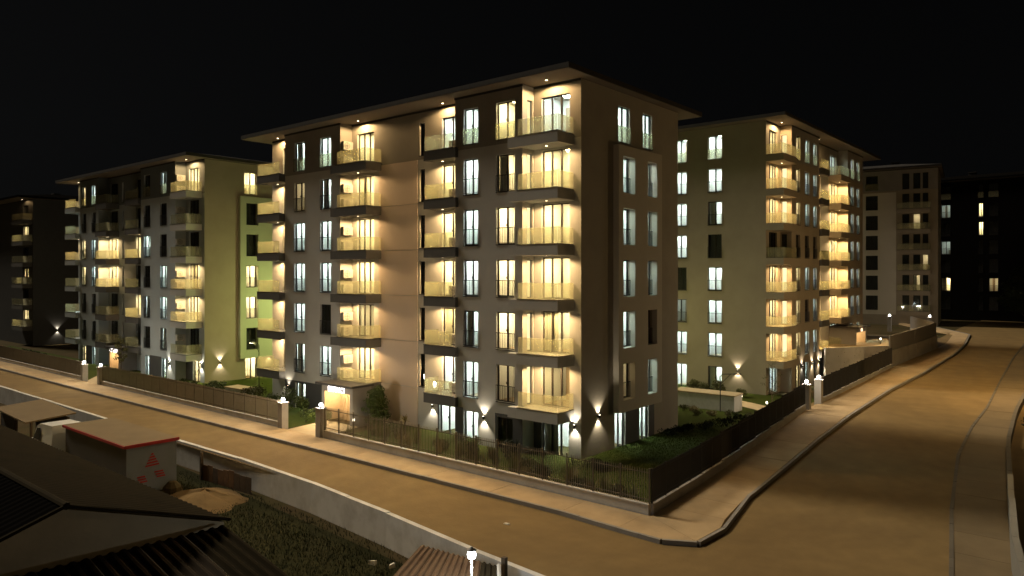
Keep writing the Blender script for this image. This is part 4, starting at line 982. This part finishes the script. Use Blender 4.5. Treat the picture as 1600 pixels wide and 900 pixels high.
ln = thing('lean_to', 'lean-to with a dark ribbed metal roof against the pale gable', 'shed', (0, 0, 0))
Q = [(GX + .16, -28.6, 3.10), (GX + .16, YE - .05, 2.88), (7.6, YE + .75, 1.25), (7.6, -28.6, 1.45)]
nr = 24
for k in range(6):
    t0, t1 = k / 6, (k + 1) / 6 - .002
    a, b, c, d = [Vector(q) for q in Q]; m = MB(); corrugated(m, [a.lerp(b, t0), a.lerp(b, t1), d.lerp(c, t1), d.lerp(c, t0)], 4, .055); m.obj('roof_sheet', random.choice(['sheet_dark', 'sheet_dark', 'sheet_brown']), ln)
for (x, y) in ((7.4, YE + .5), (7.4, -25), (7.4, -28.4)): m = MB(); m.box(x - .06, x + .06, y - .06, y + .06, -1.4, 1.3); m.obj('post', 'bark', ln)
m = MB(); m.box(GX + .02, 7.3, YE - .15, YE - .05, -1.3, 1.2); m.obj('wall', 'gable', ln)
# kiosk
kx, ky = -15.95, -16.55
ks = thing('kiosk', 'white-ended site kiosk with a red roof trim and red emblem', 'kiosk', (kx, ky, -1.25))
m = MB(); m.box(-8.0, 0, 0, 2.5, 0, 2.45); m.obj('body', 'kiosk_dark', ks)
m = MB(); m.box(0.003, .05, 0, 2.5, 0, 2.45); m.obj('end_panel', 'kiosk_white', ks)
m = MB(); m.box(-8.1, .1, -.08, 2.58, 2.453, 2.56); m.obj('roof', 'kiosk_top', ks)
m = MB(); m.box(.102, .16, -.1, 2.6, 2.42, 2.58); m.box(-8.1, .1, -.14, -.082, 2.42, 2.55); m.obj('roof_trim', 'red', ks)
em = inst('emblem', None, ks, (.056, 1.25, 1.25))
for k, (wd, z) in enumerate([(.16, .62), (.30, .48), (.44, .34), (.58, .20), (.72, .06)]):
    m = MB(); m.hexa([(0, -wd / 2, z), (0, wd / 2, z + .03), (.012, wd / 2, z + .03), (.012, -wd / 2, z), (0, -wd / 2 + .04, z + .085), (0, wd / 2 - .04, z + .115), (.012, wd / 2 - .04, z + .115), (.012, -wd / 2 + .04, z + .085)]); m.obj('stripe', 'red', em)
for (y, z, wd) in ((-.5, -.42, .5), (.38, -.3, .55)):
    for q in range(3):
        m = MB(); m.box(0, .012, y - wd / 2 + .06 * q, y + wd / 2 - .05 * (2 - q), z - .13 * q, z - .13 * q + .075); m.obj('stripe', 'red', em)
m = MB(); m.lathe([(0, 0), (.5, 0), (.45, .3), (.2, .55), (0, .6)], n=10); tag(m.obj('rubble_heap', 'earth', None, (-15.2, -14.6, -1.3)), 'small earth heap before the white end of the kiosk', 'heap')
# sand heap beyond the kiosk
def heap(name, x, y, z, rx, ry, h, mt, label, seed, rz=0):
    rng = random.Random(seed); m = MB(); n = 22; rings = 7; ph = [rng.uniform(0, 6.28) for _ in range(4)]
    for k in range(rings + 1):
        t = k / rings
        for j in range(n):
            a = 2 * math.pi * j / n; w_ = 1 + .14 * math.sin(2 * a + ph[0]) + .08 * math.sin(5 * a + ph[1]) + rng.uniform(-.03, .03); rr = t ** .8
            m.v.append((rx * rr * w_ * math.cos(a), ry * rr * w_ * math.sin(a), h * (1 - t) ** 1.15 * (1 + .1 * math.sin(3 * a + ph[2])) - .08 * t + rng.uniform(-.02, .02) * h))
    for k in range(rings):
        for j in range(n): m.f.append((k * n + j, k * n + (j + 1) % n, (k + 1) * n + (j + 1) % n, (k + 1) * n + j)); m.m.append(0)
    return tag(m.obj(name, mt, None, (x, y, z), rz), label, 'heap')
mat('sand', (0.17, 0.115, 0.055), 1.0, 0.2, 2, 0.4, spec=0.05)
heap('sand_heap', -12.6, -14.2, -1.32, 3.1, 2.0, .55, 'sand', 'spread heap of brown sand between the kiosk and the retaining wall', 5, .2)
# boards leaning beyond the kiosk
bd = thing('board_fence', 'short brown board fence behind the kiosk at the foot of the wall', 'fence', (-16.2, -12.5, -1.3), R(3))
for k in range(9): m = MB(); m.box(.5 * k + .01, .5 * k + .48, 0, .04, 0, .85 + random.uniform(-.06, .1)); m.obj('board', random.choice(['bark', 'sheet_rust']), bd)
m = MB(); m.box(-.1, .02, -.1, .06, 0, 1.5); m.obj('post', 'bark', bd)
# open shack
sk = thing('shack', 'open shack with a flat tan roof down the yard', 'shed', (-34.6, -16.7, -1.25))
m = MB(); m.hexa([(-.2, -.4, 2.25), (5.8, -.4, 2.05), (5.8, 2.4, 2.25), (-.2, 2.4, 2.45), (-.2, -.4, 2.33), (5.8, -.4, 2.13), (5.8, 2.4, 2.33), (-.2, 2.4, 2.53)]); m.obj('roof', 'kiosk_top', sk)
for (x, y) in ((0, 0), (5.5, 0), (0, 2), (5.5, 2), (2.8, 0)): m = MB(); m.box(x - .06, x + .06, y - .06, y + .06, 0, 2.05); m.obj('post', 'bark', sk)
m = MB(); m.box(-.05, 2.6, -.06, -.02, 0, 2.05); m.obj('side_panel', 'kiosk_dark', sk)
m = MB(); m.box(-.1, 5.6, 2.06, 2.1, 0, 2.05); m.obj('back_panel', 'kiosk_dark', sk)
# van
vn = thing('van', 'white van standing between the open shack and the kiosk', 'van', (-26.5, -16.3, -1.25), R(182)); vn.scale = (.85, 1.0, 1.25)
prof = [(-2.2, .35), (2.0, .35), (2.15, .55), (2.15, .95), (1.9, 1.05), (1.05, 1.12), (.35, 1.78), (-.2, 1.92), (-2.1, 1.95), (-2.25, 1.6), (-2.25, .6)]
m = MB(); i = len(m.v); n = len(prof)
for y in (-.85, .85): m.v += [(x, y * (1 if z < 1.1 else .92), z) for x, z in prof]
m.f.append(tuple(range(n))); m.m.append(0); m.f.append(tuple(range(2 * n - 1, n - 1, -1))); m.m.append(0)
for k in range(n): m.f.append((k, (k + 1) % n, n + (k + 1) % n, n + k)); m.m.append(0)
m.obj('body', 'van_white', vn)
m = MB(); m.quad((1.06, -.75, 1.17), (1.06, .75, 1.17), (.42, .70, 1.76), (.42, -.70, 1.76)); m.obj('windscreen', 'dark_glass', vn)
for s in (-1, 1):
    m = MB(); m.poly([(.85, s * .862, 1.15), (-.3, s * .862, 1.15), (-.3, s * .80, 1.72), (.3, s * .80, 1.68)]); m.obj('side_window', 'dark_glass', vn)
    m = MB(); m.box(2.15, 2.18, s * .6 - .14, s * .6 + .14, .72, .9); m.obj('headlight', 'ac_white', vn)
    for x in (-1.4, 1.35):
        w_ = inst('wheel', None, vn, (x, s * .80, .33)); w_.rotation_euler = (R(90), 0, 0)
        m = MB(); m.lathe([(.18, -.1), (.33, -.1), (.33, .1), (.18, .1)], n=16); m.obj('tyre', 'tyre', w_); m = MB(); m.lathe([(0, -.09), (.18, -.09), (.18, .09), (0, .09)], n=12); m.obj('rim', 'ac_white', w_)
# small rusty shed by the near lamp
sr = thing('rusty_shed', 'low shed with a rusty ribbed roof below the street by the lit lamp', 'shed', (0, 0, 0))
Q = [(3.75, -15.05, .62), (6.95, -14.75, .62), (9.6, -17.7, .10), (5.0, -18.4, .10)]
for k in range(5):
    a, b, c, d = [Vector(q) for q in Q]; t0, t1 = k / 5, (k + 1) / 5 - .003; m = MB(); corrugated(m, [a.lerp(b, t0), a.lerp(b, t1), d.lerp(c, t1), d.lerp(c, t0)], 3, .05); m.obj('roof_sheet', random.choice(['sheet_rust', 'sheet_rust', 'sheet_brown']), sr)
m = MB(); m.hexa([(3.9, -15.2, -1.4), (6.9, -14.95, -1.4), (9.3, -17.5, -1.4), (5.1, -18.1, -1.4), (3.9, -15.2, .52), (6.9, -14.95, .52), (9.3, -17.5, .02), (5.1, -18.1, .02)]); m.obj('wall', 'gable', sr)
m = MB(); a, b = Vector((6.98, -14.72, .66)), Vector((9.65, -17.7, .14)); m.tube([a, b], .07, 6); m.obj('verge_trim', 'ac_white', sr)
m = MB(); m.box(6.75, 6.9, -14.35, -14.2, -1.3, .75); m.obj('post', 'bark', sr)
nl = thing('yard_lamp', 'bright white lamp on a thin pale pole over the rusty shed roof', 'lamp', (7.7, -16.75, -1.4))
m = MB(); m.tube([(0, 0, 0), (0, 0, 3.05)], .035, 8); m.obj('pole', 'white_pole', nl)
m = MB(); m.lathe([(0.0, 3.05), (.10, 3.08), (.13, 3.18), (.10, 3.28), (0, 3.31)], n=12); m.obj('globe', 'lamp_cool', nl)
m = MB(); m.lathe([(0.0, 3.312), (.15, 3.312), (.02, 3.40), (0, 3.40)], n=12); m.obj('cap', 'metal', nl)
point_light(nl, (0.0, 0.0, 2.9), 170, (0.9, .97, 1.0), .12)
# litter on the bank
for k, (x, y, w_) in enumerate(((.4, -14.6, .3), (1.35, -14.4, .25))):
    m = MB(); m.hexa([(0, 0, 0), (w_, .05, 0), (w_ * .9, .22, .02), (.05, .2, 0), (0, 0, .12), (w_ * .9, .06, .16), (w_ * .8, .2, .14), (.06, .17, .1)])
    tag(m.obj('litter', 'litter', None, (x, y, -1.0), k), ['crumpled pale bag lying on the weedy bank', 'flat pale scrap lying on the weedy bank by the wall'][k], 'litter')
m = MB(); m.hexa([(0, 0, 0), (.25, .02, 0), (.24, .14, 0), (.02, .12, 0), (0, .01, .03), (.24, .03, .05), (.22, .12, .04), (.03, .11, .03)]); tag(m.obj('litter', 'litter', None, (3.3, -10.2, -.018)), 'small white scrap lying on the open street', 'litter')

# far woods closing the view on both sides
def woods(name, label, spots, seed, n, leaf):
    rng = random.Random(seed); m = MB()
    for (x, y, h, r_) in spots: leaf_blob(m, (x, y, h * .45), (r_, r_, h * .55), n, leaf, rng, shell=.6)
    o = m.obj(name, 'leaf_dark'); o['label'] = label; o['category'] = 'woods'; return stuff(o)
rw_ = random.Random(9)
woods('woods', 'dark far-off woods beyond the end of the climbing street', [(-46 + 7 * k + rw_.uniform(-3, 3), 132 - 1.2 * k + rw_.uniform(-6, 10), rw_.uniform(9, 15), rw_.uniform(6, 9)) for k in range(29)], 501, 420, .8)
woods('woods', 'dark far-off woods down the long street', [(-150 - rw_.uniform(0, 30), -60 + 9 * k + rw_.uniform(-3, 3), rw_.uniform(9, 15), rw_.uniform(6, 9)) for k in range(20)], 502, 420, .8)

# lit garden wall far down the street
gw = thing('garden_wall', 'warmly lit pale garden wall beside the dark distant block', 'wall', (-113, -2.0, 0))
for k in range(6): m = MB(); m.box(2.4 * k + .005, 2.4 * k + 2.395, 0, .2, -.3, 2.3); m.obj('panel', 'concrete_white', gw)
bollard(-110, -3.2, 0, 'bollard lamp before the lit garden wall, next to the dark shrubs', 60)
bollard(-104, -3.2, 0, 'bollard lamp before the lit garden wall, close to the dark distant block', 60)
